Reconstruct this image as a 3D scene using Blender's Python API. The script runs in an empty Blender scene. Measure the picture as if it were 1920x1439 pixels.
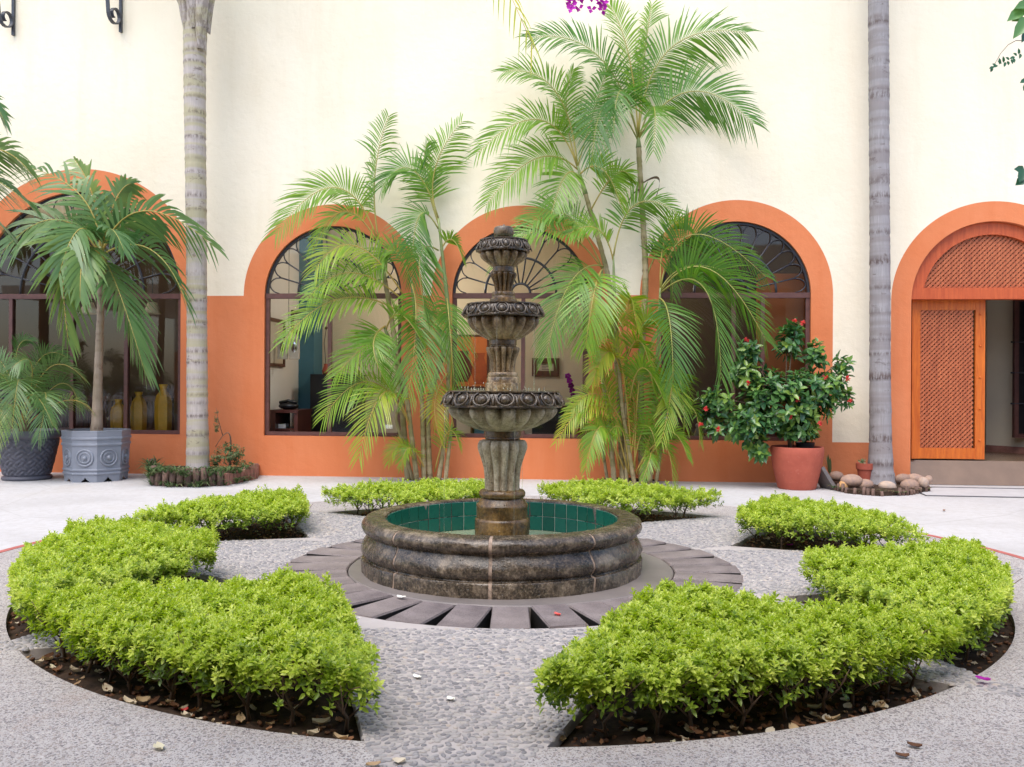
import bpy, bmesh, math, random
import numpy as np
from mathutils import Vector, Matrix
R = math.radians
rnd = random.Random(7)
sc = bpy.context.scene
col = sc.collection

# ------------------------------------------------------------------ camera, sky, sun, exposure
F_PX, CAM_H, ROLL = 1643.0, 1.30, 0.006
cam_d = bpy.data.cameras.new('camera'); cam = bpy.data.objects.new('camera', cam_d); col.objects.link(cam)
cam_d.sensor_width = 36.0; cam_d.lens = F_PX/1920*36.0; cam_d.clip_start = 0.05; cam_d.clip_end = 2000
cam.location = (0, 0, CAM_H); cam.rotation_euler = (R(90), -ROLL, 0)
sc.camera = cam
SUN_EL, SUN_AZ = 62.0, 205.0      # azimuth clockwise from +Y: high, behind the camera and to its left
world = bpy.data.worlds.new('World'); sc.world = world; world.use_nodes = True
wn = world.node_tree; bg = wn.nodes['Background']
sky = wn.nodes.new('ShaderNodeTexSky'); sky.sky_type = 'NISHITA'; sky.sun_disc = False
sky.sun_elevation = R(SUN_EL); sky.sun_rotation = R(SUN_AZ); sky.air_density = 1.0; sky.dust_density = 2.0; sky.ozone_density = 1.0
wn.links.new(sky.outputs[0], bg.inputs[0]); bg.inputs[1].default_value = 0.15
sun_d = bpy.data.lights.new('sun', 'SUN'); sun = bpy.data.objects.new('sun', sun_d); col.objects.link(sun)
sun_d.energy = 1.2; sun_d.angle = R(50); sun_d.color = (1.0, 0.95, 0.88)
sdir = Vector((math.sin(R(SUN_AZ))*math.cos(R(SUN_EL)), math.cos(R(SUN_AZ))*math.cos(R(SUN_EL)), math.sin(R(SUN_EL))))
sun.rotation_euler = sdir.to_track_quat('Z', 'Y').to_euler(); sun.location = (0, 0, 20)
sc.view_settings.view_transform = 'Standard'; sc.view_settings.look = 'None'
sc.view_settings.exposure = 1.2; sc.view_settings.gamma = 1.0; sc.view_settings.use_curve_mapping = False
sc.render.engine = 'CYCLES'
cy = sc.cycles
cy.use_denoising = True
try: cy.denoiser = 'OPENIMAGEDENOISE'
except Exception: pass
cy.max_bounces = 7; cy.diffuse_bounces = 4; cy.glossy_bounces = 3; cy.transmission_bounces = 5; cy.transparent_max_bounces = 8
cy.caustics_reflective = False; cy.caustics_refractive = False

# ------------------------------------------------------------------ photograph -> place
def ray(px, py):
    x, y = px-960.0, py-719.5
    c, s = math.cos(ROLL), math.sin(ROLL)
    return Vector(((x*c+y*s)/F_PX, 1.0, -(-x*s+y*c)/F_PX))
def at(px, py, Y):
    d = ray(px, py); return Vector((d.x*Y, Y, CAM_H+d.z*Y))
def ground(px, py, z=0.0):
    d = ray(px, py); Y = (z-CAM_H)/d.z; return Vector((d.x*Y, Y, z))
W_D, W_S = 11.927, -0.076
_k = math.hypot(1, W_S); WE = Vector((1/_k, W_S/_k, 0)); WN = Vector((W_S/_k, -1/_k, 0)); WO = Vector((0, W_D, 0))
def WP(u, n, z): return WO + WE*u + WN*n + Vector((0, 0, z))
def wall_at(px, py, n=0.0):          # point on the plane n metres in front of the wall
    d = ray(px, py); o = Vector((0, 0, CAM_H)); p0 = WO+WN*n
    t = (p0-o).dot(WN)/d.dot(WN); return o+d*t
def wall_u(px, py=700, n=0.0): return (wall_at(px, py, n)-WO).dot(WE)
def wall_z(px, py, n=0.0): return wall_at(px, py, n).z

# ------------------------------------------------------------------ materials
def lin(r, g, b):
    f = lambda c: (c/12.92 if c <= 0.04045 else ((c+0.055)/1.055)**2.4)
    return (f(r/255), f(g/255), f(b/255), 1)
class NT:
    def __init__(self, name):
        self.m = bpy.data.materials.new(name); self.m.use_nodes = True
        self.t = self.m.node_tree; self.b = self.t.nodes['Principled BSDF']; self.out = self.t.nodes['Material Output']
        self.tc = None
    def n(self, kind, **kw):
        nd = self.t.nodes.new(kind)
        for k, v in kw.items(): setattr(nd, k, v)
        return nd
    def l(self, a, b): self.t.links.new(a, b)
    def co(self, which='Object', scale=(1, 1, 1)):
        if self.tc is None: self.tc = self.n('ShaderNodeTexCoord')
        if scale == (1, 1, 1): return self.tc.outputs[which]
        mp = self.n('ShaderNodeMapping'); mp.inputs['Scale'].default_value = scale
        self.l(self.tc.outputs[which], mp.inputs[0]); return mp.outputs[0]
    def noise(self, scale, detail=4, rough=0.55, vec=None, dist=0.0):
        nd = self.n('ShaderNodeTexNoise'); nd.inputs['Scale'].default_value = scale; nd.inputs['Detail'].default_value = detail
        nd.inputs['Roughness'].default_value = rough; nd.inputs['Distortion'].default_value = dist
        self.l(vec if vec is not None else self.co(), nd.inputs['Vector']); return nd.outputs[0]
    def voro(self, scale, feature='F1', vec=None, out='Distance', rand=1.0):
        nd = self.n('ShaderNodeTexVoronoi', feature=feature); nd.inputs['Scale'].default_value = scale; nd.inputs['Randomness'].default_value = rand
        self.l(vec if vec is not None else self.co(), nd.inputs['Vector']); return nd.outputs[out]
    def ramp(self, fac, stops, interp='LINEAR'):
        nd = self.n('ShaderNodeValToRGB'); cr = nd.color_ramp; cr.interpolation = interp
        while len(cr.elements) < len(stops): cr.elements.new(0.5)
        for e, (p, c) in zip(cr.elements, stops):
            e.position = p; e.color = c if len(c) == 4 else (*c, 1)
        self.l(fac, nd.inputs[0]); return nd.outputs[0]
    def mix(self, fac, a, b, mode='MIX'):
        nd = self.n('ShaderNodeMix', data_type='RGBA', blend_type=mode)
        for v, i in ((fac, 0), (a, 6), (b, 7)):
            if hasattr(v, 'is_linked') or hasattr(v, 'links'): self.l(v, nd.inputs[i])
            elif i == 0: nd.inputs[0].default_value = v
            else: nd.inputs[i].default_value = v if len(v) == 4 else (*v, 1)
        return nd.outputs[2]
    def math(self, op, a, b=0.0):
        nd = self.n('ShaderNodeMath', operation=op)
        for v, i in ((a, 0), (b, 1)):
            if hasattr(v, 'links'): self.l(v, nd.inputs[i])
            else: nd.inputs[i].default_value = v
        return nd.outputs[0]
    def bump(self, h, strength=0.3, dist=0.01, prev=None):
        nd = self.n('ShaderNodeBump'); nd.inputs['Strength'].default_value = strength; nd.inputs['Distance'].default_value = dist
        self.l(h, nd.inputs['Height'])
        if prev is not None: self.l(prev, nd.inputs['Normal'])
        return nd.outputs[0]
    def set(self, color=None, rough=None, normal=None, metallic=None, spec=None, coat=None):
        b = self.b
        for v, k in ((color, 'Base Color'), (rough, 'Roughness'), (metallic, 'Metallic'), (spec, 'Specular IOR Level'), (coat, 'Coat Weight')):
            if v is None: continue
            if hasattr(v, 'links'): self.l(v, b.inputs[k])
            else: b.inputs[k].default_value = v if not isinstance(v, tuple) or len(v) == 4 else (*v, 1)
        if normal is not None: self.l(normal, b.inputs['Normal'])
        return self.m
def sh(c, k): return tuple(min(1, x*k) for x in c[:3])+(1,)
def plain(name, c, rough=0.6, var=0.2, scale=6.0, bump=0.15, bscale=60.0, metallic=None, spec=None):
    t = NT(name)
    f = t.noise(scale, 5, 0.6)
    colr = t.ramp(f, [(0.3, sh(c, 1-var)), (0.7, sh(c, 1+var))])
    nb = t.bump(t.noise(bscale, 4, 0.6), bump, 0.004)
    return t.set(colr, rough, nb, metallic, spec)

M = {}
def wall_paint(name, c, stain, sscale=0.7):
    t = NT(name)
    big = t.noise(sscale, 5, 0.6)
    v = t.mix(t.math('MULTIPLY', t.ramp(big, [(0.35, (0, 0, 0, 1)), (0.75, (1, 1, 1, 1))]), 0.45), c, stain)
    drip = t.noise(3.0, 5, 0.65, t.co('Object', (1.0, 1.0, 0.12)))
    v = t.mix(t.math('MULTIPLY', t.ramp(drip, [(0.5, (0, 0, 0, 1)), (0.74, (1, 1, 1, 1))]), 0.4), v, stain)
    sp = t.voro(2.6)
    v = t.mix(t.math('MULTIPLY', t.ramp(sp, [(0.0, (1, 1, 1, 1)), (0.035, (0, 0, 0, 1))]), 0.35), v, sh(stain, 0.6))
    h = t.math('ADD', t.noise(9, 4, 0.55), t.math('MULTIPLY', t.noise(90, 3, 0.6), 0.25))
    return t.set(v, 0.82, t.bump(h, 0.4, 0.02), spec=0.3)
M['cream'] = wall_paint('cream_wall_paint', lin(241, 229, 207), lin(226, 209, 180))
M['orange'] = wall_paint('orange_wall_paint', lin(217, 131, 87), lin(205, 108, 58), 1.1)
M['room_beige'] = plain('beige_room_wall', lin(222, 210, 184), 0.85, 0.05, 1.5, 0.05)
M['room_white'] = plain('white_room_wall', lin(236, 234, 228), 0.85, 0.04, 1.5, 0.05)
M['room_dark'] = plain('dark_room_wall', lin(92, 74, 60), 0.85, 0.1, 1.5, 0.05)
M['room_floor'] = plain('room_floor_tile', lin(118, 96, 78), 0.25, 0.15, 3, 0.05)
M['orange_panel'] = plain('orange_room_panel', lin(214, 122, 66), 0.8, 0.08, 1.5, 0.05)
M['blue_paint'] = plain('teal_blue_paint', lin(74, 124, 142), 0.7, 0.06, 3, 0.05)
M['frame'] = plain('brown_window_frame', lin(92, 58, 52), 0.5, 0.25, 12, 0.2, 40)
M['iron'] = plain('black_iron', (0.028, 0.028, 0.036, 1), 0.45, 0.3, 20, 0.2, 80)
M['bracket'] = plain('blue_black_iron', (0.05, 0.052, 0.065, 1), 0.35, 0.3, 20, 0.2, 80)
def glass():
    t = NT('window_glass')
    tr = t.n('ShaderNodeBsdfTransparent'); tr.inputs[0].default_value = (0.95, 0.96, 0.95, 1)
    gl = t.n('ShaderNodeBsdfGlossy'); gl.inputs['Roughness'].default_value = 0.02
    fr = t.n('ShaderNodeFresnel'); fr.inputs[0].default_value = 1.5
    mx = t.n('ShaderNodeMixShader'); t.l(t.math('MULTIPLY', fr.outputs[0], 1.3), mx.inputs[0]); t.l(tr.outputs[0], mx.inputs[1]); t.l(gl.outputs[0], mx.inputs[2])
    t.l(mx.outputs[0], t.out.inputs[0]); return t.m
M['glass'] = glass()
def wood(name, c, c2, rough=0.45, axis=(8, 8, 0.7)):
    t = NT(name)
    g = t.noise(4, 6, 0.65, t.co('Object', axis), 0.6)
    v = t.ramp(g, [(0.3, c2), (0.65, c)])
    return t.set(v, rough, t.bump(g, 0.15, 0.003))
M['door_wood'] = wood('orange_varnished_wood', lin(212, 112, 34), lin(176, 78, 18), 0.4)
M['lattice'] = wood('red_brown_lattice_wood', lin(190, 106, 64), lin(150, 74, 42), 0.55)
M['tymp_wood'] = wood('red_orange_wood', lin(196, 92, 44), lin(168, 68, 28), 0.5)
M['furn_wood'] = wood('dark_furniture_wood', lin(104, 62, 42), lin(72, 40, 26), 0.45)
M['desk_wood'] = wood('mahogany_desk', lin(86, 44, 38), lin(60, 28, 24), 0.35)
M['black'] = plain('black_lacquer', (0.012, 0.012, 0.014, 1), 0.35, 0.2)
M['white'] = plain('white_paint', lin(235, 232, 225), 0.6, 0.04)
M['paper'] = plain('cream_paper', lin(206, 196, 176), 0.8, 0.06, 30)
M['shade'] = plain('lamp_shade_cloth', lin(238, 222, 180), 0.8, 0.05)

def concrete():
    t = NT('pale_concrete')
    a = t.noise(0.8, 6, 0.62); b = t.noise(14, 6, 0.7); c = t.noise(140, 3, 0.6)
    v = t.ramp(a, [(0.3, lin(170, 167, 166)), (0.55, lin(188, 186, 186)), (0.75, lin(180, 175, 170))])
    v = t.mix(t.math('MULTIPLY', t.ramp(b, [(0.45, (0, 0, 0, 1)), (0.7, (1, 1, 1, 1))]), 0.5), v, lin(158, 151, 143))
    v = t.mix(0.12, v, t.ramp(c, [(0.35, lin(120, 115, 110)), (0.65, lin(240, 238, 235))]))
    crk = t.voro(0.35, 'DISTANCE_TO_EDGE', t.mix(0.12, t.co(), t.n('ShaderNodeTexNoise').outputs[1]))
    v = t.mix(t.math('MULTIPLY', t.ramp(crk, [(0.0, (1, 1, 1, 1)), (0.0025, (0, 0, 0, 1))]), 0.22), v, lin(130, 122, 114))
    h = t.math('ADD', b, t.math('MULTIPLY', c, 0.5))
    return t.set(v, 0.85, t.bump(h, 0.25, 0.006), spec=0.3)
M['concrete'] = concrete()
def aggregate():
    t = NT('exposed_aggregate_concrete')
    wv = t.co()
    d1 = t.voro(78, 'F1', wv); c1 = t.voro(78, 'F1', wv, 'Color'); d2 = t.voro(150, 'F1', wv); c2 = t.voro(150, 'F1', wv, 'Color')
    big = t.noise(1.3, 5, 0.6)
    cem = t.ramp(big, [(0.3, lin(166, 160, 157)), (0.7, lin(190, 184, 180))])
    stone1 = t.ramp(c1, [(0.1, lin(74, 72, 76)), (0.45, lin(122, 116, 117)), (0.7, lin(160, 148, 140)), (0.95, lin(200, 195, 190))])
    stone2 = t.ramp(c2, [(0.1, lin(74, 70, 74)), (0.5, lin(128, 118, 114)), (0.95, lin(200, 190, 182))])
    m1 = t.ramp(d1, [(0.42, (1, 1, 1, 1)), (0.5, (0, 0, 0, 1))]); m2 = t.ramp(d2, [(0.38, (1, 1, 1, 1)), (0.46, (0, 0, 0, 1))])
    pick = t.ramp(t.voro(78, 'F1', wv, 'Color'), [(0.34, (0, 0, 0, 1)), (0.36, (1, 1, 1, 1))])
    v = t.mix(t.math('MULTIPLY', m2, 0.85), cem, stone2)
    v = t.mix(t.math('MULTIPLY', m1, pick), v, stone1)
    rust = t.noise(2.4, 5, 0.7)
    v = t.mix(t.math('MULTIPLY', t.ramp(rust, [(0.58, (0, 0, 0, 1)), (0.8, (1, 1, 1, 1))]), 0.28), v, lin(168, 132, 106))
    h = t.math('ADD', t.math('MULTIPLY', m1, 0.6), t.math('MULTIPLY', m2, 0.4))
    return t.set(v, 0.72, t.bump(h, 0.5, 0.006), spec=0.35)
M['aggregate'] = aggregate()
M['mortar'] = plain('grey_mortar', lin(174, 166, 162), 0.85, 0.12, 3, 0.5, 120)
M['wet_apron'] = plain('damp_grey_concrete', lin(122, 114, 110), 0.42, 0.22, 2.2, 0.3, 50)
M['joint'] = plain('pale_mortar_joint', lin(146, 126, 110), 0.7, 0.5, 26, 0.6, 80)
def attr_mat(name, stops, rough=0.5, spec=0.5, transl=0.0, bumpscale=None, hue_noise=0.0, bstr=0.2):
    t = NT(name)
    a = t.n('ShaderNodeAttribute'); a.attribute_name = 'tint'
    v = t.ramp(a.outputs['Fac'], stops)
    if hue_noise:
        v = t.mix(hue_noise, v, t.ramp(t.noise(25, 4, 0.6), [(0.3, sh(stops[0][1], 0.7)), (0.7, sh(stops[-1][1], 1.1))]))
    nb = t.bump(t.noise(bumpscale, 4, 0.6), bstr, 0.003) if bumpscale else None
    t.set(v, rough, nb, spec=spec)
    if transl:
        tb = t.n('ShaderNodeBsdfTranslucent'); mx = t.n('ShaderNodeMixShader'); mx.inputs[0].default_value = transl
        hs = t.n('ShaderNodeHueSaturation'); hs.inputs['Saturation'].default_value = 1.15; hs.inputs['Value'].default_value = 1.25
        t.l(v, hs.inputs['Color']); t.l(hs.outputs[0], tb.inputs[0])
        t.l(t.b.outputs[0], mx.inputs[1]); t.l(tb.outputs[0], mx.inputs[2]); t.l(mx.outputs[0], t.out.inputs[0])
    return t.m
M['pebble'] = attr_mat('river_pebble', [(0.0, lin(112, 110, 112)), (0.3, lin(138, 135, 136)), (0.55, lin(154, 150, 149)), (0.8, lin(168, 162, 157)), (0.95, lin(176, 162, 150)), (1.0, lin(194, 187, 179))], 0.5, 0.45, 0, 60)
M['rock'] = attr_mat('planter_rock', [(0.0, lin(120, 98, 92)), (0.4, lin(158, 134, 124)), (0.7, lin(190, 176, 164)), (1.0, lin(206, 158, 104))], 0.7, 0.3, 0, 40, 0.25, 0.35)
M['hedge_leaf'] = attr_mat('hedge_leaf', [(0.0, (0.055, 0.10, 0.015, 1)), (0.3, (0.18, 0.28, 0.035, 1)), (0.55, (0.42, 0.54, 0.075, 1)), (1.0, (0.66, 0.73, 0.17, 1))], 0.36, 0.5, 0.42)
M['frond'] = attr_mat('palm_frond', [(0.0, (0.06, 0.14, 0.05, 1)), (0.3, (0.10, 0.23, 0.05, 1)), (0.6, (0.23, 0.39, 0.05, 1)), (0.82, (0.47, 0.48, 0.06, 1)), (1.0, (0.68, 0.42, 0.04, 1))], 0.32, 0.5, 0.42)
M['frond_dark'] = attr_mat('dark_palm_frond', [(0.0, (0.035, 0.10, 0.045, 1)), (0.4, (0.085, 0.19, 0.065, 1)), (0.75, (0.20, 0.30, 0.085, 1)), (1.0, (0.42, 0.4, 0.08, 1))], 0.33, 0.5, 0.28)
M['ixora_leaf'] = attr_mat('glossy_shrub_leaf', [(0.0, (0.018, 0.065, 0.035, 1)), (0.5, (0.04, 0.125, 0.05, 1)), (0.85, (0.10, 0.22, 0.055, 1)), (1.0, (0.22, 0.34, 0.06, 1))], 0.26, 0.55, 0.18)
M['rachis'] = attr_mat('palm_rachis', [(0.0, (0.14, 0.2, 0.05, 1)), (0.5, (0.36, 0.33, 0.08, 1)), (1.0, (0.55, 0.3, 0.06, 1))], 0.45)
M['dry_leaf'] = attr_mat('dry_fallen_leaf', [(0.0, lin(92, 62, 44)), (0.4, lin(150, 106, 74)), (0.7, lin(196, 170, 132)), (0.9, lin(222, 212, 190)), (1.0, lin(168, 170, 70))], 0.7, 0.3, 0.15)
M['flower'] = attr_mat('red_flower', [(0.0, lin(206, 52, 58)), (1.0, lin(236, 116, 108))], 0.6, 0.3, 0.25)
M['bougain'] = attr_mat('magenta_bract', [(0.0, lin(142, 18, 128)), (1.0, lin(196, 60, 186))], 0.6, 0.3, 0.35)
M['petal'] = plain('white_petal', lin(240, 238, 226), 0.6, 0.05)
M['soil'] = plain('dark_garden_soil', (0.045, 0.028, 0.018, 1), 0.95, 0.6, 18, 1.0, 50, spec=0.2)
M['twig'] = plain('brown_twig', (0.12, 0.075, 0.045, 1), 0.8, 0.35, 20, 0.4, 60)
M['pit'] = plain('dark_pit_painted_shade', (0.012, 0.010, 0.009, 1), 0.6, 0.4, 9, 0.6, 40)  # near-black for the drain pit; also paints shade onto the paver sides
M['red_line'] = plain('red_clay_border', lin(168, 92, 84), 0.8, 0.2, 8, 0.3, 60)
def paver():
    t = NT('dark_volcanic_paver')
    a = t.noise(5, 5, 0.6); p = t.voro(95); b = t.noise(60, 4, 0.7)
    v = t.ramp(a, [(0.3, lin(96, 86, 86)), (0.7, lin(138, 127, 125))])
    v = t.mix(t.math('MULTIPLY', t.ramp(p, [(0.1, (1, 1, 1, 1)), (0.4, (0, 0, 0, 1))]), 0.7), v, lin(52, 44, 43))
    o = t.n('ShaderNodeObjectInfo')
    v = t.mix(t.math('MULTIPLY', o.outputs['Random'], 0.35), v, lin(150, 138, 132))
    h = t.math('SUBTRACT', b, t.ramp(p, [(0.05, (1, 1, 1, 1)), (0.3, (0, 0, 0, 1))]))
    return t.set(v, 0.6, t.bump(h, 0.5, 0.006))
M['paver'] = paver()
def stone(name, pale, dark, moss, wet, pale_amt, rough_lo, rough_hi, bump=0.45):
    t = NT(name)
    a = t.noise(6.5, 7, 0.7, None, 0.5); b = t.noise(22, 6, 0.72); c = t.noise(75, 5, 0.7)
    run = t.noise(13, 6, 0.68, t.co('Object', (1.5, 1.5, 0.2)))
    v = t.ramp(t.math('ADD', t.math('MULTIPLY', a, 0.65), t.math('MULTIPLY', b, 0.35)), [(0.49-0.17*pale_amt, dark), (0.57-0.18*pale_amt, wet), (0.68-0.2*pale_amt, pale)])
    v = t.mix(t.math('MULTIPLY', t.ramp(run, [(0.48, (0, 0, 0, 1)), (0.68, (1, 1, 1, 1))]), 0.7), v, dark)
    v = t.mix(t.math('MULTIPLY', t.ramp(t.noise(9.5, 6, 0.66), [(0.5, (0, 0, 0, 1)), (0.72, (1, 1, 1, 1))]), 0.55), v, moss)
    v = t.mix(0.32, v, t.ramp(c, [(0.34, sh(dark, 0.7)), (0.5, wet), (0.66, sh(pale, 1.15))]))
    pit = t.voro(34, 'F1', t.co(), 'Distance'); pm = t.ramp(pit, [(0.08, (1, 1, 1, 1)), (0.2, (0, 0, 0, 1))])
    psel = t.ramp(t.noise(16, 3, 0.5), [(0.52, (0, 0, 0, 1)), (0.6, (1, 1, 1, 1))])
    pm = t.math('MULTIPLY', pm, psel)
    v = t.mix(t.math('MULTIPLY', pm, 0.75), v, sh(dark, 0.5))
    ro = t.ramp(t.math('ADD', t.math('MULTIPLY', run, 0.6), t.math('MULTIPLY', b, 0.4)), [(0.35, (rough_hi,)*3+(1,)), (0.65, (rough_lo,)*3+(1,))])
    h = t.math('SUBTRACT', t.math('ADD', t.math('MULTIPLY', b, 0.5), t.math('MULTIPLY', c, 0.45)), t.math('MULTIPLY', pm, 0.9))
    return t.set(v, ro, t.bump(h, bump, 0.012), spec=0.55)
M['stone_basin'] = stone('wet_basin_stone', lin(154, 138, 118), lin(28, 24, 20), lin(56, 52, 38), lin(76, 64, 52), 0.34, 0.12, 0.4)
M['stone_drum'] = stone('mossy_wet_stone', lin(138, 108, 66), lin(42, 31, 19), lin(62, 56, 28), lin(92, 68, 38), 0.35, 0.12, 0.4)
M['stone_pale'] = stone('pale_lichen_stone', lin(202, 188, 162), lin(44, 37, 28), lin(112, 106, 80), lin(150, 134, 108), 0.72, 0.35, 0.7)
M['stone_mid'] = stone('brown_damp_stone', lin(184, 160, 124), lin(36, 28, 19), lin(84, 74, 48), lin(118, 92, 60), 0.56, 0.14, 0.45)
M['stone_rim'] = stone('wet_glossy_rim_stone', lin(124, 106, 82), lin(32, 26, 20), lin(56, 52, 36), lin(72, 58, 42), 0.3, 0.07, 0.26)
def tile():
    t = NT('teal_glazed_tile')
    o = t.n('ShaderNodeObjectInfo')
    v = t.ramp(o.outputs['Random'], [(0.0, (0.006, 0.085, 0.06, 1)), (0.5, (0.008, 0.11, 0.08, 1)), (1.0, (0.012, 0.14, 0.1, 1))])
    v = t.mix(0.3, v, t.ramp(t.noise(30, 5, 0.7), [(0.3, (0.004, 0.06, 0.045, 1)), (0.7, (0.02, 0.17, 0.12, 1))]))
    return t.set(v, 0.18, t.bump(t.noise(20, 3, 0.5), 0.05, 0.003))
M['tile'] = tile()
M['grout'] = plain('white_grout', lin(196, 200, 188), 0.7, 0.12, 20, 0.2)
def water():
    t = NT('pale_green_water')
    h = t.math('ADD', t.noise(16, 3, 0.55, None, 0.6), t.math('MULTIPLY', t.noise(55, 2, 0.5), 0.3))
    v = t.ramp(t.noise(3, 4, 0.5), [(0.3, lin(146, 158, 124)), (0.7, lin(172, 180, 146))])
    return t.set(v, 0.04, t.bump(h, 0.25, 0.02), spec=0.6)
M['water'] = water()
def drop():
    t = NT('falling_water')
    t.b.inputs['Base Color'].default_value = (1, 1, 1, 1); t.b.inputs['Roughness'].default_value = 0.03
    t.b.inputs['Transmission Weight'].default_value = 0.9; t.b.inputs['IOR'].default_value = 1.33
    return t.m
M['drop'] = drop()
def trunk(name, c, cdark, cpatch):
    t = NT(name)
    fib = t.noise(6, 6, 0.7, t.co('Object', (9, 9, 0.6)))
    v = t.ramp(fib, [(0.3, sh(c, 0.82)), (0.7, sh(c, 1.12))])
    ring = t.noise(1.0, 2, 0.5, t.co('Object', (0.6, 0.6, 7.5)), 0.2)
    v = t.mix(t.math('MULTIPLY', t.ramp(ring, [(0.46, (0, 0, 0, 1)), (0.58, (1, 1, 1, 1))]), 0.65), v, cpatch)
    pa = t.noise(2.2, 4, 0.7, t.co('Object', (2.4, 2.4, 4.5)))
    v = t.mix(t.math('MULTIPLY', t.ramp(pa, [(0.6, (0, 0, 0, 1)), (0.68, (1, 1, 1, 1))]), 0.6), v, cdark)
    at_ = t.n('ShaderNodeAttribute'); at_.attribute_name = 'tint'
    fl = t.ramp(t.noise(5, 5, 0.7, t.co('Object', (5, 5, 1.2))), [(0.44, (0, 0, 0, 1)), (0.54, (1, 1, 1, 1))])
    v = t.mix(t.math('MULTIPLY', t.math('MULTIPLY', at_.outputs['Fac'], fl), 0.9), v, cdark)
    return t.set(v, 0.8, t.bump(t.math('ADD', fib, t.math('MULTIPLY', ring, 0.6)), 0.35, 0.012), spec=0.25)
M['trunk_pale'] = trunk('pale_ringed_palm_bark', lin(182, 171, 164), lin(92, 74, 66), lin(172, 164, 122))
M['trunk_blue'] = trunk('blue_grey_palm_bark', lin(154, 149, 150), lin(94, 78, 74), lin(134, 125, 124))
M['trunk_small'] = trunk('tan_palm_bark', lin(166, 148, 130), lin(120, 100, 84), lin(150, 134, 112))
M['areca_stem'] = trunk('ringed_areca_cane', lin(168, 152, 118), lin(106, 88, 60), lin(128, 122, 74))
M['areca_green'] = plain('green_crownshaft', (0.22, 0.27, 0.1, 1), 0.5, 0.25, 6, 0.1)
M['log'] = wood('weathered_log_edge', lin(126, 100, 88), lin(78, 60, 52), 0.9, (10, 10, 1))
M['brick'] = plain('worn_red_brick', lin(150, 104, 90), 0.9, 0.25, 10, 0.5, 60)
M['slab'] = plain('grey_slate_slab', lin(112, 106, 104), 0.8, 0.2, 6, 0.4, 40)
M['pot_dark'] = plain('charcoal_pot', lin(84, 84, 94), 0.6, 0.2, 5, 0.25, 50)
M['pot_blue'] = plain('grey_blue_glazed_pot', lin(134, 138, 148), 0.42, 0.1, 4, 0.12, 40)
def terracotta():
    t = NT('terracotta')
    a = t.noise(3, 6, 0.65); b = t.noise(30, 5, 0.7)
    v = t.ramp(a, [(0.3, lin(158, 74, 56)), (0.7, lin(188, 96, 74))])
    v = t.mix(t.math('MULTIPLY', t.ramp(b, [(0.58, (0, 0, 0, 1)), (0.75, (1, 1, 1, 1))]), 0.35), v, lin(206, 150, 128))
    return t.set(v, 0.75, t.bump(t.math('ADD', a, t.math('MULTIPLY', b, 0.3)), 0.3, 0.01))
M['terracotta'] = terracotta()
M['yellow_vase'] = plain('ochre_ceramic', lin(232, 176, 52), 0.5, 0.14, 7, 0.1)
M['hatch'] = plain('grey_floor_hatch', lin(184, 182, 182), 0.7, 0.08, 5, 0.2)
M['hatch_edge'] = plain('dark_hatch_rim', lin(92, 90, 92), 0.6, 0.2, 5, 0.2)
M['weed'] = attr_mat('weed_leaf', [(0.0, (0.04, 0.08, 0.03, 1)), (0.5, (0.1, 0.16, 0.06, 1)), (0.8, (0.2, 0.22, 0.1, 1)), (1.0, (0.28, 0.2, 0.12, 1))], 0.6, 0.3, 0.25)

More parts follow.
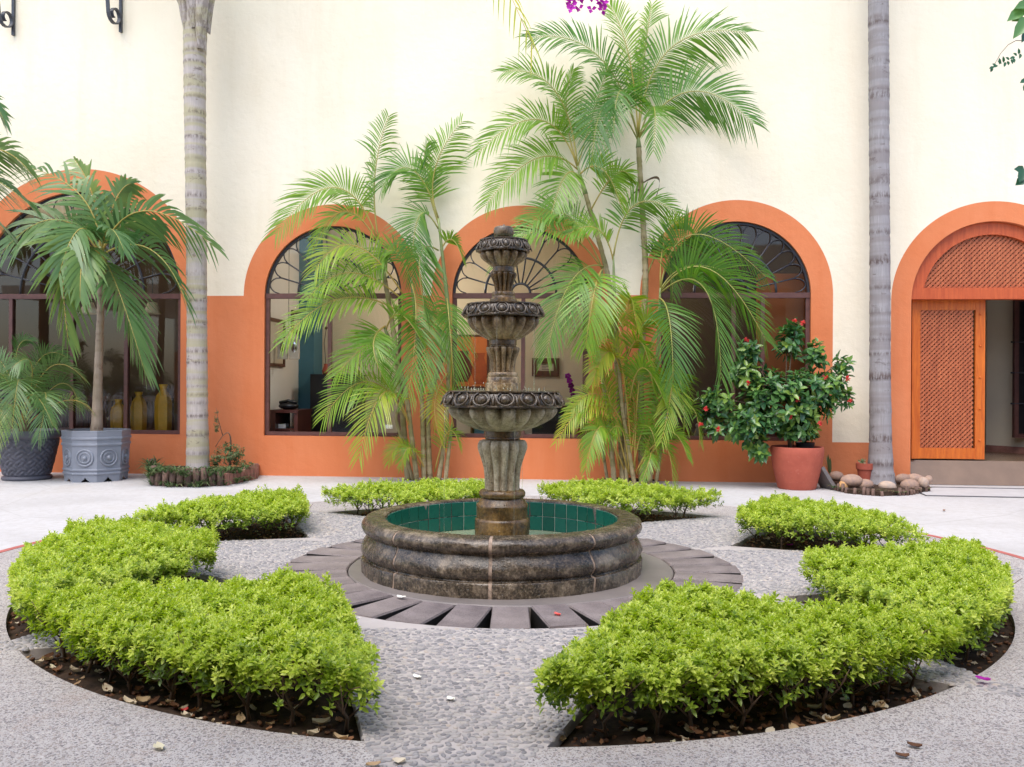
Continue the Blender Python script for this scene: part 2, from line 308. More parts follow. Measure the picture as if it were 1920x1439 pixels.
# ------------------------------------------------------------------ mesh helpers
def origin_of(o):
    v = Vector((0, 0, 0))
    while o is not None: v += o.location; o = o.parent
    return v
def tag(o, label=None, cat=None, group=None, kind=None):
    if label: o['label'] = label
    if cat: o['category'] = cat
    if group: o['group'] = group
    if kind: o['kind'] = kind
    return o
def thing(name, label, cat, loc, group=None):
    o = bpy.data.objects.new(name, None); o.empty_display_size = 0.1; col.objects.link(o); o.location = loc
    return tag(o, label, cat, group)
class MB:
    """collects faces in world coordinates; build() links them as one mesh object"""
    def __init__(self): self.v = []; self.f = []; self.mi = []; self.t = []; self.cur = 0; self.tint = 0.5
    def add(self, vs, fs, mi=None):
        b = len(self.v); self.v.extend([tuple(p) for p in vs]); self.t.extend([self.tint]*len(vs))
        for f in fs: self.f.append(tuple(i+b for i in f)); self.mi.append(self.cur if mi is None else mi)
        return self
    def box(self, c, s, mat=None, bevel=0.0):
        x, y, z = s[0]/2, s[1]/2, s[2]/2
        vs = [(-x, -y, -z), (x, -y, -z), (x, y, -z), (-x, y, -z), (-x, -y, z), (x, -y, z), (x, y, z), (-x, y, z)]
        fs = [(0, 3, 2, 1), (4, 5, 6, 7), (0, 1, 5, 4), (1, 2, 6, 5), (2, 3, 7, 6), (3, 0, 4, 7)]
        if bevel > 0:
            bm = bmesh.new(); q = [bm.verts.new(v) for v in vs]
            for f in fs: bm.faces.new([q[i] for i in f])
            bmesh.ops.bevel(bm, geom=bm.edges[:], offset=bevel, segments=2, profile=0.6, affect='EDGES')
            bm.verts.index_update(); vs = [tuple(v.co) for v in bm.verts]; fs = [tuple(v.index for v in f.verts) for f in bm.faces]; bm.free()
        c = Vector(c)
        if mat is None: return self.add([c+Vector(v) for v in vs], fs)
        return self.add([c+mat @ Vector(v) for v in vs], fs)
    def wbox(self, u0, u1, n0, n1, z0, z1):           # box in wall coordinates
        ps = [WP(u, n, z) for z in (z0, z1) for (u, n) in ((u0, n1), (u1, n1), (u1, n0), (u0, n0))]
        return self.add(ps, [(0, 3, 2, 1), (4, 5, 6, 7), (0, 1, 5, 4), (1, 2, 6, 5), (2, 3, 7, 6), (3, 0, 4, 7)])
    def lathe(self, prof, n=32, c=(0, 0, 0), rfun=None, a0=0.0, a1=2*math.pi, caps=False):
        c = Vector(c); full = abs(a1-a0-2*math.pi) < 1e-6; m = n if full else n+1
        vs = []
        for (r, z) in prof:
            for i in range(m):
                a = a0+(a1-a0)*i/n; rr = r if rfun is None else rfun(r, z, a)
                vs.append(c+Vector((rr*math.cos(a), rr*math.sin(a), z)))
        fs = []
        for k in range(len(prof)-1):
            for i in range(n):
                j = (i+1) % m
                fs.append((k*m+i, k*m+j, (k+1)*m+j, (k+1)*m+i))
        if caps and not full:
            fs.append(tuple(k*m for k in range(len(prof)))); fs.append(tuple(k*m+n for k in reversed(range(len(prof)))))
        return self.add(vs, fs)
    def tube(self, pts, radii, n=8, cap=True):
        pts = [Vector(p) for p in pts]; k = len(pts)
        if not hasattr(radii, '__len__'): radii = [radii]*k
        vs = []; ref = None
        for i in range(k):
            t = (pts[min(i+1, k-1)]-pts[max(i-1, 0)]).normalized()
            if ref is None: ref = Vector((0, 0, 1)) if abs(t.z) < 0.9 else Vector((1, 0, 0))
            a = (ref-t*ref.dot(t)).normalized(); b = t.cross(a); ref = a
            for j in range(n):
                q = 2*math.pi*j/n; vs.append(pts[i]+(a*math.cos(q)+b*math.sin(q))*radii[i])
        fs = [(i*n+j, i*n+(j+1) % n, (i+1)*n+(j+1) % n, (i+1)*n+j) for i in range(k-1) for j in range(n)]
        if cap: fs += [tuple(reversed(range(n))), tuple((k-1)*n+j for j in range(n))]
        return self.add(vs, fs)
    def prism(self, poly, z0, z1):                    # polygon (xy, counter-clockwise) to a slab
        n = len(poly); vs = [(p[0], p[1], z0) for p in poly]+[(p[0], p[1], z1) for p in poly]
        fs = [tuple(reversed(range(n))), tuple(range(n, 2*n))]+[(i, (i+1) % n, n+(i+1) % n, n+i) for i in range(n)]
        return self.add(vs, fs)
    def ball(self, c, r, mat=None, nu=10, nv=6, noise=0.0):
        c = Vector(c); vs = []
        r = r if hasattr(r, '__len__') else (r, r, r)
        for k in range(nv+1):
            p = -math.pi/2+math.pi*k/nv
            for i in range(nu):
                a = 2*math.pi*i/nu; g = 1+noise*(rnd.random()-0.5)
                q = Vector((r[0]*math.cos(p)*math.cos(a)*g, r[1]*math.cos(p)*math.sin(a)*g, r[2]*math.sin(p)*g))
                vs.append(c+(mat @ q if mat is not None else q))
        fs = [(k*nu+i, k*nu+(i+1) % nu, (k+1)*nu+(i+1) % nu, (k+1)*nu+i) for k in range(nv) for i in range(nu)]
        return self.add(vs, fs)
    def build(self, name, mats, parent=None, smooth=True, label=None, cat=None, group=None, kind=None, flat_origin=True, autosmooth=None):
        mats = mats if isinstance(mats, (list, tuple)) else [mats]
        V = np.array(self.v, dtype=np.float64)
        if parent is not None: org = origin_of(parent)
        elif flat_origin and len(V): lo, hi = V.min(0), V.max(0); org = Vector(((lo[0]+hi[0])/2, (lo[1]+hi[1])/2, lo[2]))
        else: org = Vector((0, 0, 0))
        V = V-np.array(org)
        me = bpy.data.meshes.new(name); me.from_pydata(V.tolist(), [], self.f)
        for m in mats: me.materials.append(M[m] if isinstance(m, str) else m)
        if len(mats) > 1: me.polygons.foreach_set('material_index', self.mi)
        at_ = me.attributes.new('tint', 'FLOAT', 'POINT'); at_.data.foreach_set('value', self.t)
        me.polygons.foreach_set('use_smooth', [smooth]*len(self.f))
        me.update()
        if autosmooth is not None and smooth: me.set_sharp_from_angle(angle=R(autosmooth))
        o = bpy.data.objects.new(name, me); col.objects.link(o)
        if parent is not None: o.parent = parent
        else: o.location = org
        return tag(o, label, cat, group, kind)
def np_mesh(name, V, Fc, mats, tint, parent=None, smooth=False, **kw):
    """fast mesh from numpy: V (n,3), Fc (m,k)"""
    org = np.array(origin_of(parent)) if parent is not None else np.zeros(3)
    me = bpy.data.meshes.new(name); n, m, k = len(V), len(Fc), Fc.shape[1]
    me.vertices.add(n); me.vertices.foreach_set('co', (V-org).astype(np.float32).ravel())
    me.loops.add(m*k); me.loops.foreach_set('vertex_index', Fc.astype(np.int32).ravel())
    me.polygons.add(m); me.polygons.foreach_set('loop_start', np.arange(0, m*k, k, dtype=np.int32))
    me.polygons.foreach_set('use_smooth', np.full(m, smooth))
    me.update(calc_edges=True)
    a = me.attributes.new('tint', 'FLOAT', 'POINT'); a.data.foreach_set('value', tint.astype(np.float32))
    me.materials.append(M[mats])
    o = bpy.data.objects.new(name, me); col.objects.link(o)
    if parent is not None: o.parent = parent
    return tag(o, **kw)
def place(me, name, parent, loc, rot=None, scale=None):
    o = bpy.data.objects.new(name, me); col.objects.link(o)
    if parent is not None: o.parent = parent; o.location = Vector(loc)-origin_of(parent)
    else: o.location = loc
    if rot is not None: o.rotation_euler = rot
    if scale is not None: o.scale = scale
    return o
def leaves_np(P, D, Nn, L, Wd, tint, curl=0.15):
    """six-sided folded leaves: base P, direction D, face normal Nn, length L, width Wd"""
    D = D/np.linalg.norm(D, axis=1, keepdims=True)
    S = np.cross(D, Nn); S /= np.linalg.norm(S, axis=1, keepdims=True)+1e-9
    U = np.cross(S, D)
    L = L[:, None]; Wd = Wd[:, None]
    b = P; t = P+D*L-U*L*curl
    l1 = P+D*L*.32-S*Wd*.48+U*Wd*.16; l2 = P+D*L*.68-S*Wd*.4+U*(Wd*.14-L*curl*.35)
    r1 = P+D*L*.32+S*Wd*.48+U*Wd*.16; r2 = P+D*L*.68+S*Wd*.4+U*(Wd*.14-L*curl*.35)
    V = np.stack([b, l1, l2, t, r2, r1], 1).reshape(-1, 3)
    base = (np.arange(len(P))*6)[:, None]
    Fc = np.concatenate([base+np.array([[0, 3, 2, 1]]), base+np.array([[0, 5, 4, 3]])], 0)
    return V, Fc, np.repeat(tint, 6)
def bez(p0, m, p1, n):
    """curve from p0 through m (half way) to p1"""
    p0, m, p1 = Vector(p0), Vector(m), Vector(p1); c = m*2-(p0+p1)*0.5
    return [p0*(1-t)**2+c*2*t*(1-t)+p1*t*t for t in [i/n for i in range(n+1)]]
def frond(parent, p0, m, p1, L, n=34, twist=0.0, width=0.03, droop=0.25, tint=0.45, vee=25, bare=0.2, mats=('frond', 'rachis'), rr=0.011, jag=0.12, angle=(70, 30), name='frond'):
    """one feather leaf: a tapering rachis with two rows of bending leaflets"""
    mb = MB(); mb.cur = 1; mb.tint = min(1, tint+0.1)
    pts = bez(p0, m, p1, 14); k = len(pts)
    mb.tube(pts, [rr*(1-0.8*i/(k-1)) for i in range(k)], 5)
    mb.cur = 0
    fine = bez(p0, m, p1, 60)
    for i in range(n):
        s = bare+(1-bare)*(i+0.5)/n; j = min(59, int(s*60)); fr = s*60-j
        p = fine[j].lerp(fine[j+1], fr); T = (fine[min(60, j+2)]-fine[max(0, j-1)]).normalized()
        up = Vector((0, 0, 1)); Nv = up-T*up.dot(T)
        if Nv.length < 0.15: Nv = Vector((0, -1, 0)); Nv = Nv-T*Nv.dot(T)
        Nv.normalize(); S = T.cross(Nv)
        c, sn = math.cos(R(twist)), math.sin(R(twist)); S, Nv = S*c+Nv*sn, Nv*c-S*sn
        x = (s-bare)/(1-bare); prof = (0.62+0.38*math.sin(math.pi*min(1, 0.22+x*0.78)))*(1-0.36*x**4)
        a = R(angle[0]+(angle[1]-angle[0])*x)
        for sd in (-1, 1):
            ll = L*prof*(1+jag*(rnd.random()-0.5)*2); aa = a+R((rnd.random()-0.5)*10); vv = R(vee+(rnd.random()-0.5)*14)
            d = (T*math.cos(aa)+S*sd*math.sin(aa)*math.cos(vv)+Nv*math.sin(aa)*math.sin(vv)).normalized()
            wv = (T-d*T.dot(d)).normalized(); w = width*(0.8+0.35*rnd.random())*(1-0.35*x)
            mb.tint = min(1, max(0, tint+(rnd.random()-0.5)*0.16))
            vs = []; dr = droop*(0.7+0.7*rnd.random())*(1+.5*x)
            for q, wf in ((0, .4), (.22, 1.0), (.5, 1.0), (.78, .7), (1.0, .05)):
                c0 = p+d*ll*q-Vector((0, 0, 1))*dr*ll*q*q
                vs += [c0-wv*w*.5*wf, c0+wv*w*.5*wf]
            mb.add(vs, [(2*e, 2*e+1, 2*e+3, 2*e+2) for e in range(4)])
    return mb.build(name, list(mats), parent, True)

# ------------------------------------------------------------------ ground
GC = Vector((0, 6.243, 0)); FC = Vector((-0.065, 6.243, 0))
RB, RT, RP, RA = 3.116, 3.86, 1.60, 1.14
def pol(r, a, c=GC): return Vector((c.x+r*math.cos(R(a)), c.y+r*math.sin(R(a)), 0))
#        a0     a1    apex  r_apex  name of the place
BEDS = [(-87.6, -51.4, -67.5, 1.84), (-47.6, -8, -27, 1.88), (6, 38, 25, 1.95), (50, 83, 66, 1.95), (93, 126, 110, 1.95),
        (134, 166, 147, 2.0), (174, 216.6, 195.5, 1.88), (220.4, 260.3, 239.5, 1.84)]
NB = len(BEDS)
TIPS = []
for k in range(NB):
    a1 = BEDS[k][1]; b0 = BEDS[(k+1) % NB][0]
    while b0 < a1: b0 += 360
    TIPS.append((a1+b0)/2)
def struct(mb, name, m, smooth=False, **kw): return mb.build(name, m, None, smooth, kind='structure', flat_origin=False, **kw)
# wide ground below everything, then the courtyard floor with a round hole
mb = MB(); mb.add([(-300, -300, -0.4), (300, -300, -0.4), (300, 300, -0.4), (-300, 300, -0.4)], [(0, 1, 2, 3)]); struct(mb, 'ground', 'concrete')
mb = MB(); nq = 160; inner = []; outer = []
for i in range(nq):
    a = 2*math.pi*i/nq; c, s = math.cos(a), math.sin(a)
    inner.append((GC.x+3.92*c, GC.y+3.92*s, 0.0))
    t = min((17/abs(c)) if abs(c) > 1e-9 else 1e9, ((7.6 if s > 0 else 16)/abs(s)) if abs(s) > 1e-9 else 1e9)
    outer.append((GC.x+t*c, GC.y+t*s, 0.0))
mb.add(inner+outer, [(i, nq+i, nq+(i+1) % nq, (i+1) % nq) for i in range(nq)])
struct(mb, 'courtyard_floor', 'concrete')
for a0_, a1_, nm, mt in ((-62, 36, 'red_border_strip', 'red_line'), (158, 240, 'red_border_strip', 'red_line'), (36, 158, 'border_strip', 'mortar'), (240, 298, 'border_strip', 'mortar')):
    mb = MB(); mb.lathe([(3.92, 0.0), (3.92, 0.004), (3.86, 0.004), (3.86, -0.05)], 60, GC, None, R(a0_), R(a1_)); struct(mb, nm, mt)
# pebble paths: one slab per path, the aggregate panels outside the beds, the soil of each bed
def clean(poly): return [(p.x, p.y) for p in poly]
PATHS = []
for k in range(NB):
    A, B = BEDS[k], BEDS[(k+1) % NB]
    bs = 360 if B[0] < A[1] else 0
    poly = [pol(A[3], A[2]), pol(RB, A[1]), pol(RT-.1, TIPS[k]), pol(RB, B[0]+bs), pol(B[3], B[2]+bs)]
    aa, ab = A[2], B[2]+bs
    poly += [pol(RP, ab+(aa-ab)*i/10) for i in range(11)]
    PATHS.append(poly)
    mb = MB(); mb.prism(clean(poly), -0.09, 0.0); p = struct(mb, 'pebble_path', 'mortar')
    PATHS[-1] = (poly, p)
for k in range(NB):
    A = BEDS[k]; t0, t1 = TIPS[k-1], TIPS[k]
    while t0 > A[0]: t0 -= 360
    while t1 < A[1]: t1 += 360
    poly = [pol(RT-.1, t0)]+[pol(RT, t0+(t1-t0)*i/24) for i in range(25)]+[pol(RT-.1, t1)]+[pol(RB, A[1]+(A[0]-A[1])*i/24) for i in range(25)]
    mb = MB(); mb.prism(clean(poly), -0.09, 0.001); struct(mb, 'aggregate_paving', 'aggregate')
def bed_point(k, s, t):               # s across 0..1, t from the apex 0 to the outer arc 1
    A = BEDS[k]; return pol(A[3], A[2]).lerp(pol(RB, A[0]+(A[1]-A[0])*s), t)
for k in range(NB):
    mb = MB(); nu, nv = 26, 16; vs = []
    for j in range(nv+1):
        for i in range(nu+1):
            p = bed_point(k, i/nu, j/nv); e = min(i, nu-i, j, nv-j)
            p.z = -0.05+(0.0 if e == 0 else 0.028*rnd.random()+0.012*math.sin(p.x*9)*math.cos(p.y*8)); vs.append(p)
    mb.add(vs, [(j*(nu+1)+i, j*(nu+1)+i+1, (j+1)*(nu+1)+i+1, (j+1)*(nu+1)+i) for j in range(nv) for i in range(nu)][:])
    struct(mb, 'garden_soil', 'soil', True)
mb = MB(); mb.lathe([(0.0, -0.34), (RP+0.004, -0.34), (RP+0.004, -0.02)], 96, GC); struct(mb, 'drain_pit', 'pit')
apron = MB(); apron.lathe([(0.9, -0.02), (0.9, 0.004), (RA-0.01, 0.004), (RA, -0.004), (RA, -0.33)], 96, GC)
apron = struct(apron, 'fountain_apron', 'wet_apron', True, autosmooth=30)
pm = []
for q in range(4):
    mb = MB(); w0, w1 = 0.208+0.006*rnd.random(), 0.218+0.004*rnd.random()
    j = [rnd.uniform(-.004, .004) for _ in range(8)]
    # a straight-sided stone with slightly worn edges, its inner end at the origin
    for (sx, zz) in ((1, 0),):
        top = [(0.008+j[0], -w0/2+.006), (RP-RA-.006+j[1], -w1/2+.006), (RP-RA-.006+j[2], w1/2-.006), (0.008+j[3], w0/2-.006)]
        low = [(0.0, -w0/2), (RP-RA-.002, -w1/2), (RP-RA-.002, w1/2), (0.0, w0/2)]
        vs = [(x, y, 0.006+j[4+i % 4]*.6) for i, (x, y) in enumerate(top)]+[(x, y, -0.004) for x, y in low]+[(x, y, -0.30) for x, y in low]
        mb.add(vs, [(0, 1, 2, 3)]+[(4+i, 4+(i+1) % 4, (i+1) % 4, i) for i in range(4)]); mb.add(vs, [(8+i, 8+(i+1) % 4, 4+(i+1) % 4, 4+i) for i in range(4)], 1)  # sides below the lip take the near-black colour, painting the gaps' shade
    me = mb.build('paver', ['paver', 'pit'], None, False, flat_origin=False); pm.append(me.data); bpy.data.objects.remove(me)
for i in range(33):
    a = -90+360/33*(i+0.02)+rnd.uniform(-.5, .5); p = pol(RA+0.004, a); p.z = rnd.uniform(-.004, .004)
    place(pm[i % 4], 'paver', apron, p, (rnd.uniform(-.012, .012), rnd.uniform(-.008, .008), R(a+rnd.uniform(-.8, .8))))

# pebbles: the 300 nearest are pieces of their path, the rest one mass per place
def inside(poly, x, y):
    c = False; n = len(poly); j = n-1
    for i in range(n):
        a, b = poly[i], poly[j]
        if (a.y > y) != (b.y > y) and x < (b.x-a.x)*(y-a.y)/(b.y-a.y)+a.x: c = not c
        j = i
    return c
def dome(rx, ry, h, tint, mb, c=(0, 0, 0), rot=0.0):
    vs = []; n = 8; cr, sr = math.cos(rot), math.sin(rot); w = [rnd.uniform(.88, 1.1) for _ in range(n)]
    for (k, z) in ((1.0, -0.004), (0.9, h*.55), (0.55, h*.95)):
        for i in range(n):
            a = 2*math.pi*i/n; x, y = rx*k*w[i]*math.cos(a), ry*k*w[i]*math.sin(a)
            vs.append((c[0]+x*cr-y*sr, c[1]+x*sr+y*cr, c[2]+z))
    vs.append((c[0], c[1], c[2]+h)); mb.tint = tint
    mb.add(vs, [(k*n+i, k*n+(i+1) % n, (k+1)*n+(i+1) % n, (k+1)*n+i) for k in range(2) for i in range(n)]+[(2*n+i, 2*n+(i+1) % n, 3*n) for i in range(n)])
def ptint(): return min(1.0, max(0.0, rnd.betavariate(2.2, 2.6)+(0.3 if rnd.random() < .07 else 0)))
spots = []
for k, (poly, p) in enumerate(PATHS):
    xs = [q.x for q in poly]; ys = [q.y for q in poly]; st = 0.030
    ny = int((max(ys)-min(ys))/st); nx = int((max(xs)-min(xs))/st)
    for j in range(ny+1):
        for i in range(nx+1):
            x = min(xs)+(i+(.5 if j % 2 else 0))*st+rnd.uniform(-.009, .009); y = min(ys)+j*st*.9+rnd.uniform(-.010, .010)
            if inside(poly, x, y) and math.hypot(x-GC.x, y-GC.y) > RP+0.006:
                px = 960+F_PX*x/max(.3, y); py = 719.5+F_PX*CAM_H/max(.3, y)
                spots.append((y if (-30 < px < 1950 and py < 1470) else 1e3+y, x, y, k))
spots.sort()
pv = []
for q in range(14):
    mb = MB(); dome(rnd.uniform(.011, .022), rnd.uniform(.009, .014), rnd.uniform(.0035, .007), ptint(), mb)
    o = mb.build('pebble', 'pebble', None, True, flat_origin=False); pv.append(o.data); bpy.data.objects.remove(o)
mass = [MB() for _ in PATHS]
for n, (key, x, y, k) in enumerate(spots):
    rot = rnd.gauss(0, .7)
    if n < 300: place(pv[n % 14], 'pebble', PATHS[k][1], (x, y, 0.0), (rnd.uniform(-.12, .12), rnd.uniform(-.12, .12), rot))
    else: dome(rnd.uniform(.010, .021), rnd.uniform(.008, .014), rnd.uniform(.003, .0065), ptint(), mass[k], (x, y, 0), rot)
for k, mb in enumerate(mass): mb.build('pebbles', 'pebble', PATHS[k][1], True, kind='stuff')

# flush floor hatch on the right
h0 = ground(1782, 921); h1 = ground(1990, 921); h2 = ground(1960, 908); h3 = ground(1796, 908)
# (an almost square plate seen at a flat angle)
mb = MB(); mb.prism([(4.9, 10.35), (6.6, 10.15), (6.75, 11.05), (5.05, 11.25)], -0.02, 0.004)
hatch = mb.build('floor_hatch', 'hatch', None, False, 'flush grey metal floor hatch in the concrete before the wooden door', 'hatch')
mb = MB()
q = [Vector((4.9, 10.35, .006)), Vector((6.6, 10.15, .006)), Vector((6.75, 11.05, .006)), Vector((5.05, 11.25, .006))]
for i in range(4): mb.tube([q[i], q[(i+1) % 4]], 0.008, 4)
mb.build('hatch_rim', 'hatch_edge', hatch, False)

# ------------------------------------------------------------------ the courtyard building
ZT = 10.5
building = thing('courtyard_building', 'long cream courtyard building with orange arched windows and a lattice door', 'building', WP(0, 0, 0))
class Arch: pass
def arch(pl, pr, ptop_out, pout_l, sill_px, trans_py):
    a = Arch(); a.u0 = wall_u(pl); a.u1 = wall_u(pr); a.uc = (a.u0+a.u1)/2; a.r = (a.u1-a.u0)/2
    a.zs = wall_z((pl+pr)/2, trans_py); a.sill = sill_px; a.ro = a.uc-wall_u(pout_l); return a
ZSILL = 0.555; ZTR = 2.50
win = [arch(-38, 338, 0, -78, ZSILL, 555), arch(495, 752, 0, 456, ZSILL, 555), arch(847, 1104, 0, 808, ZSILL, 554), arch(1239, 1520, 0, 1199, ZSILL, 553)]
door = arch(1708, 2022, 0, 1670, 0.0, 566)
for w in win: w.zs = ZTR
door.zs = wall_z(1800, 566)
ops = win+[door]
U_L, U_R = -14.0, 12.5
def z_orange(u):
    z = 0.0
    if u < win[3].uc+win[3].ro-1e-4: z = ZTR+0.0
    else: z = wall_z(1600, 830)
    if u > door.uc+door.ro: z = 0.6
    for a in ops:
        d = abs(u-a.uc)
        if d < a.ro: z = max(z, a.zs+math.sqrt(max(0, a.ro*a.ro-d*d)))
    return z
def opening(u):
    for a in ops:
        if a.u0 < u < a.u1: return a.sill, a.zs+math.sqrt(max(0, a.r*a.r-(u-a.uc)**2))
    return None
br = [U_L, U_R]
for a in ops:
    for rr in (a.r, a.ro):
        br += [a.uc+rr*math.cos(math.pi*i/64) for i in range(65)]
br = sorted(set(round(b, 5) for b in br if U_L <= b <= U_R))
orange, cream = MB(), MB()
def quad(mb, ua, ub, za0, za1, zb0, zb1):
    if za1-za0 < 1e-4 and zb1-zb0 < 1e-4: return
    mb.add([WP(ua, 0, za0), WP(ub, 0, zb0), WP(ub, 0, zb1), WP(ua, 0, za1)], [(0, 1, 2, 3)])
for ua, ub in zip(br[:-1], br[1:]):
    if ub-ua < 1e-4: continue
    e = 1e-5; oa, ob = z_orange(ua+e), z_orange(ub-e); pa, pb = opening(ua+e), opening(ub-e)
    if pa and pb:
        quad(orange, ua, ub, 0, pa[0], 0, pb[0]); quad(orange, ua, ub, pa[1], oa, pb[1], ob)
    else: quad(orange, ua, ub, 0, oa, 0, ob)
    quad(cream, ua, ub, oa, ZT, ob, ZT)
for a in ops:                                        # reveals of the openings
    pts = [(a.u1, a.sill)]+[(a.uc+a.r*math.cos(math.pi*i/48), a.zs+a.r*math.sin(math.pi*i/48)) for i in range(49)]+[(a.u0, a.sill)]
    dp = 0.3 if a is door else 0.16
    vs = [WP(u, 0, z) for u, z in pts]+[WP(u, -dp, z) for u, z in pts]; n = len(pts)
    fs = [(i, n+i, n+i+1, i+1) for i in range(n-1)]
    if a is not door: fs.append((n-1, 2*n-1, n, 0))
    orange.add(vs, fs)
orange.build('orange_wall', 'orange', building, False)
cream.build('cream_wall', 'cream', building, False)
# roof edge and far ends so that the block is closed
mb = MB(); mb.wbox(U_L, U_R, -6.0, 0.12, ZT+0.003, ZT+0.3); mb.build('roof', 'cream', building, False)
mb = MB(); mb.wbox(U_L-0.3, U_L-0.002, -6, 0, 0, ZT); mb.build('end_wall', 'cream', building, False)
mb = MB(); mb.wbox(U_R+0.002, U_R+0.3, -6, 0, 0, ZT); mb.build('end_wall', 'cream', building, False)
mb = MB(); mb.wbox(U_L, U_R, -6.3, -6.003, 0, ZT); mb.build('rear_wall', 'room_beige', building, False)

def arc_pts(a, r, n=40, dn=-0.07, h0=0.0): return [WP(a.uc+r*math.cos(math.pi*i/n), dn, a.zs+h0+r*math.sin(math.pi*i/n)) for i in range(n+1)]
def arc_band(mb, a, r0, r1, n0, n1, n=40, zb=0.0, t0=0.0):
    vs = []
    for i in range(n+1):
        c, s = math.cos(t0+(math.pi-2*t0)*i/n), math.sin(t0+(math.pi-2*t0)*i/n)
        for (r, nn) in ((r0, n0), (r1, n0), (r1, n1), (r0, n1)): vs.append(WP(a.uc+r*c, nn, a.zs+zb+r*s))
    mb.add(vs, [(4*i+j, 4*i+(j+1) % 4, 4*i+4+(j+1) % 4, 4*i+4+j) for i in range(n) for j in range(4)])
FN0, FN1 = -0.10, -0.045
def window(a, mull, label, open_left=False, spokes=11, arcs=(0.14, 0.52)):
    w = bpy.data.objects.new('window', None); col.objects.link(w); w.parent = building; w.location = WP(a.uc, 0, a.sill)-origin_of(building); w['label'] = label
    fw = 0.055
    mb = MB(); mb.wbox(a.u0+.003, a.u0+fw, FN0, FN1, a.sill+.003, a.zs); mb.wbox(a.u1-fw, a.u1-.003, FN0, FN1, a.sill+.003, a.zs)
    mb.wbox(a.u0+fw, a.u1-fw, FN0+.002, FN1+.004, a.sill+.003, a.sill+fw); mb.wbox(a.u0+.003, a.u1-.003, FN0-.002, FN1+.012, a.zs-.035, a.zs+.035)
    mb.build('frame', 'frame', w, False)
    mb = MB(); arc_band(mb, a, a.r-.035, a.r-.003, FN0, FN1, zb=.001); mb.build('arch_frame', 'iron', w, False)
    for px in mull:
        u = wall_u(px); mb = MB(); mb.wbox(u-.026, u+.026, FN0+.004, FN1+.008, a.sill+fw, a.zs-.035); mb.build('mullion', 'frame', w, False)
    edges = [a.u0+fw]+[wall_u(p) for p in mull]+[a.u1-fw]
    for i in range(len(edges)-1):
        if open_left and i == 0: continue
        mb = MB(); n_ = -0.072-0.004*(i % 2)
        mb.add([WP(edges[i], n_, a.sill+fw), WP(edges[i+1], n_, a.sill+fw), WP(edges[i+1], n_, a.zs-.035), WP(edges[i], n_, a.zs-.035)], [(0, 1, 2, 3)])
        mb.build('pane', 'glass', w, False)
    mb = MB(); ap = [WP(a.uc+(a.r-.04)*math.cos(math.pi*i/32), -.085, a.zs+.03+(a.r-.06)*math.sin(math.pi*i/32)) for i in range(33)]
    mb.add(ap, [tuple(range(33))]); mb.build('pane', 'glass', w, False)
    for q in arcs:
        mb = MB(); mb.tube(arc_pts(a, a.r*q, 28, -.055, .035), .017, 6); mb.build('arc_bar', 'iron', w)
    for i in range(spokes+1):
        th = math.pi*(i+.0)/spokes
        if i in (0, spokes): continue
        c, s = math.cos(th), math.sin(th); mb = MB(); r0, r1 = a.r*arcs[0], a.r*.84
        mb.tube([WP(a.uc+r0*c, -.055, a.zs+.035+r0*s), WP(a.uc+r1*c, -.055, a.zs+.035+r1*s)], .0105, 6); mb.build('spoke', 'iron', w)
    for i in range(spokes):                           # petal loops between the spoke ends
        t0, t1 = math.pi*i/spokes, math.pi*(i+1)/spokes; tm = (t0+t1)/2; mb = MB(); pts = []
        for k in range(11):
            x = k/10; th = t0+(t1-t0)*x; rr = a.r*(.80+.145*math.sin(math.pi*x)**.6); rr = min(rr, a.r-.045)
            pts.append(WP(a.uc+rr*math.cos(th), -.055, max(a.zs+.03, a.zs+.035+rr*math.sin(th))))
        mb.tube(pts, .009, 5); mb.build('petal_loop', 'iron', w)
    return w
w1 = window(win[0], [16, 131, 233], 'widest arched window, dark behind, with yellow vases inside', arcs=(.3, .62), spokes=13)
w2 = window(win[1], [616], 'arched window with its left half slid open', True)
w3 = window(win[2], [980, 1096], 'arched window behind the fountain')
w4 = window(win[3], [1376, 1431], 'arched window behind the flowering potted shrub', arcs=(.18, .55), spokes=13)
# small plate on the lower right of the second window
mb = MB(); u = wall_u(728); mb.wbox(u-.05, u+.05, -.07, -.064, .665, .72); mb.build('sticker', 'white', w2, False)

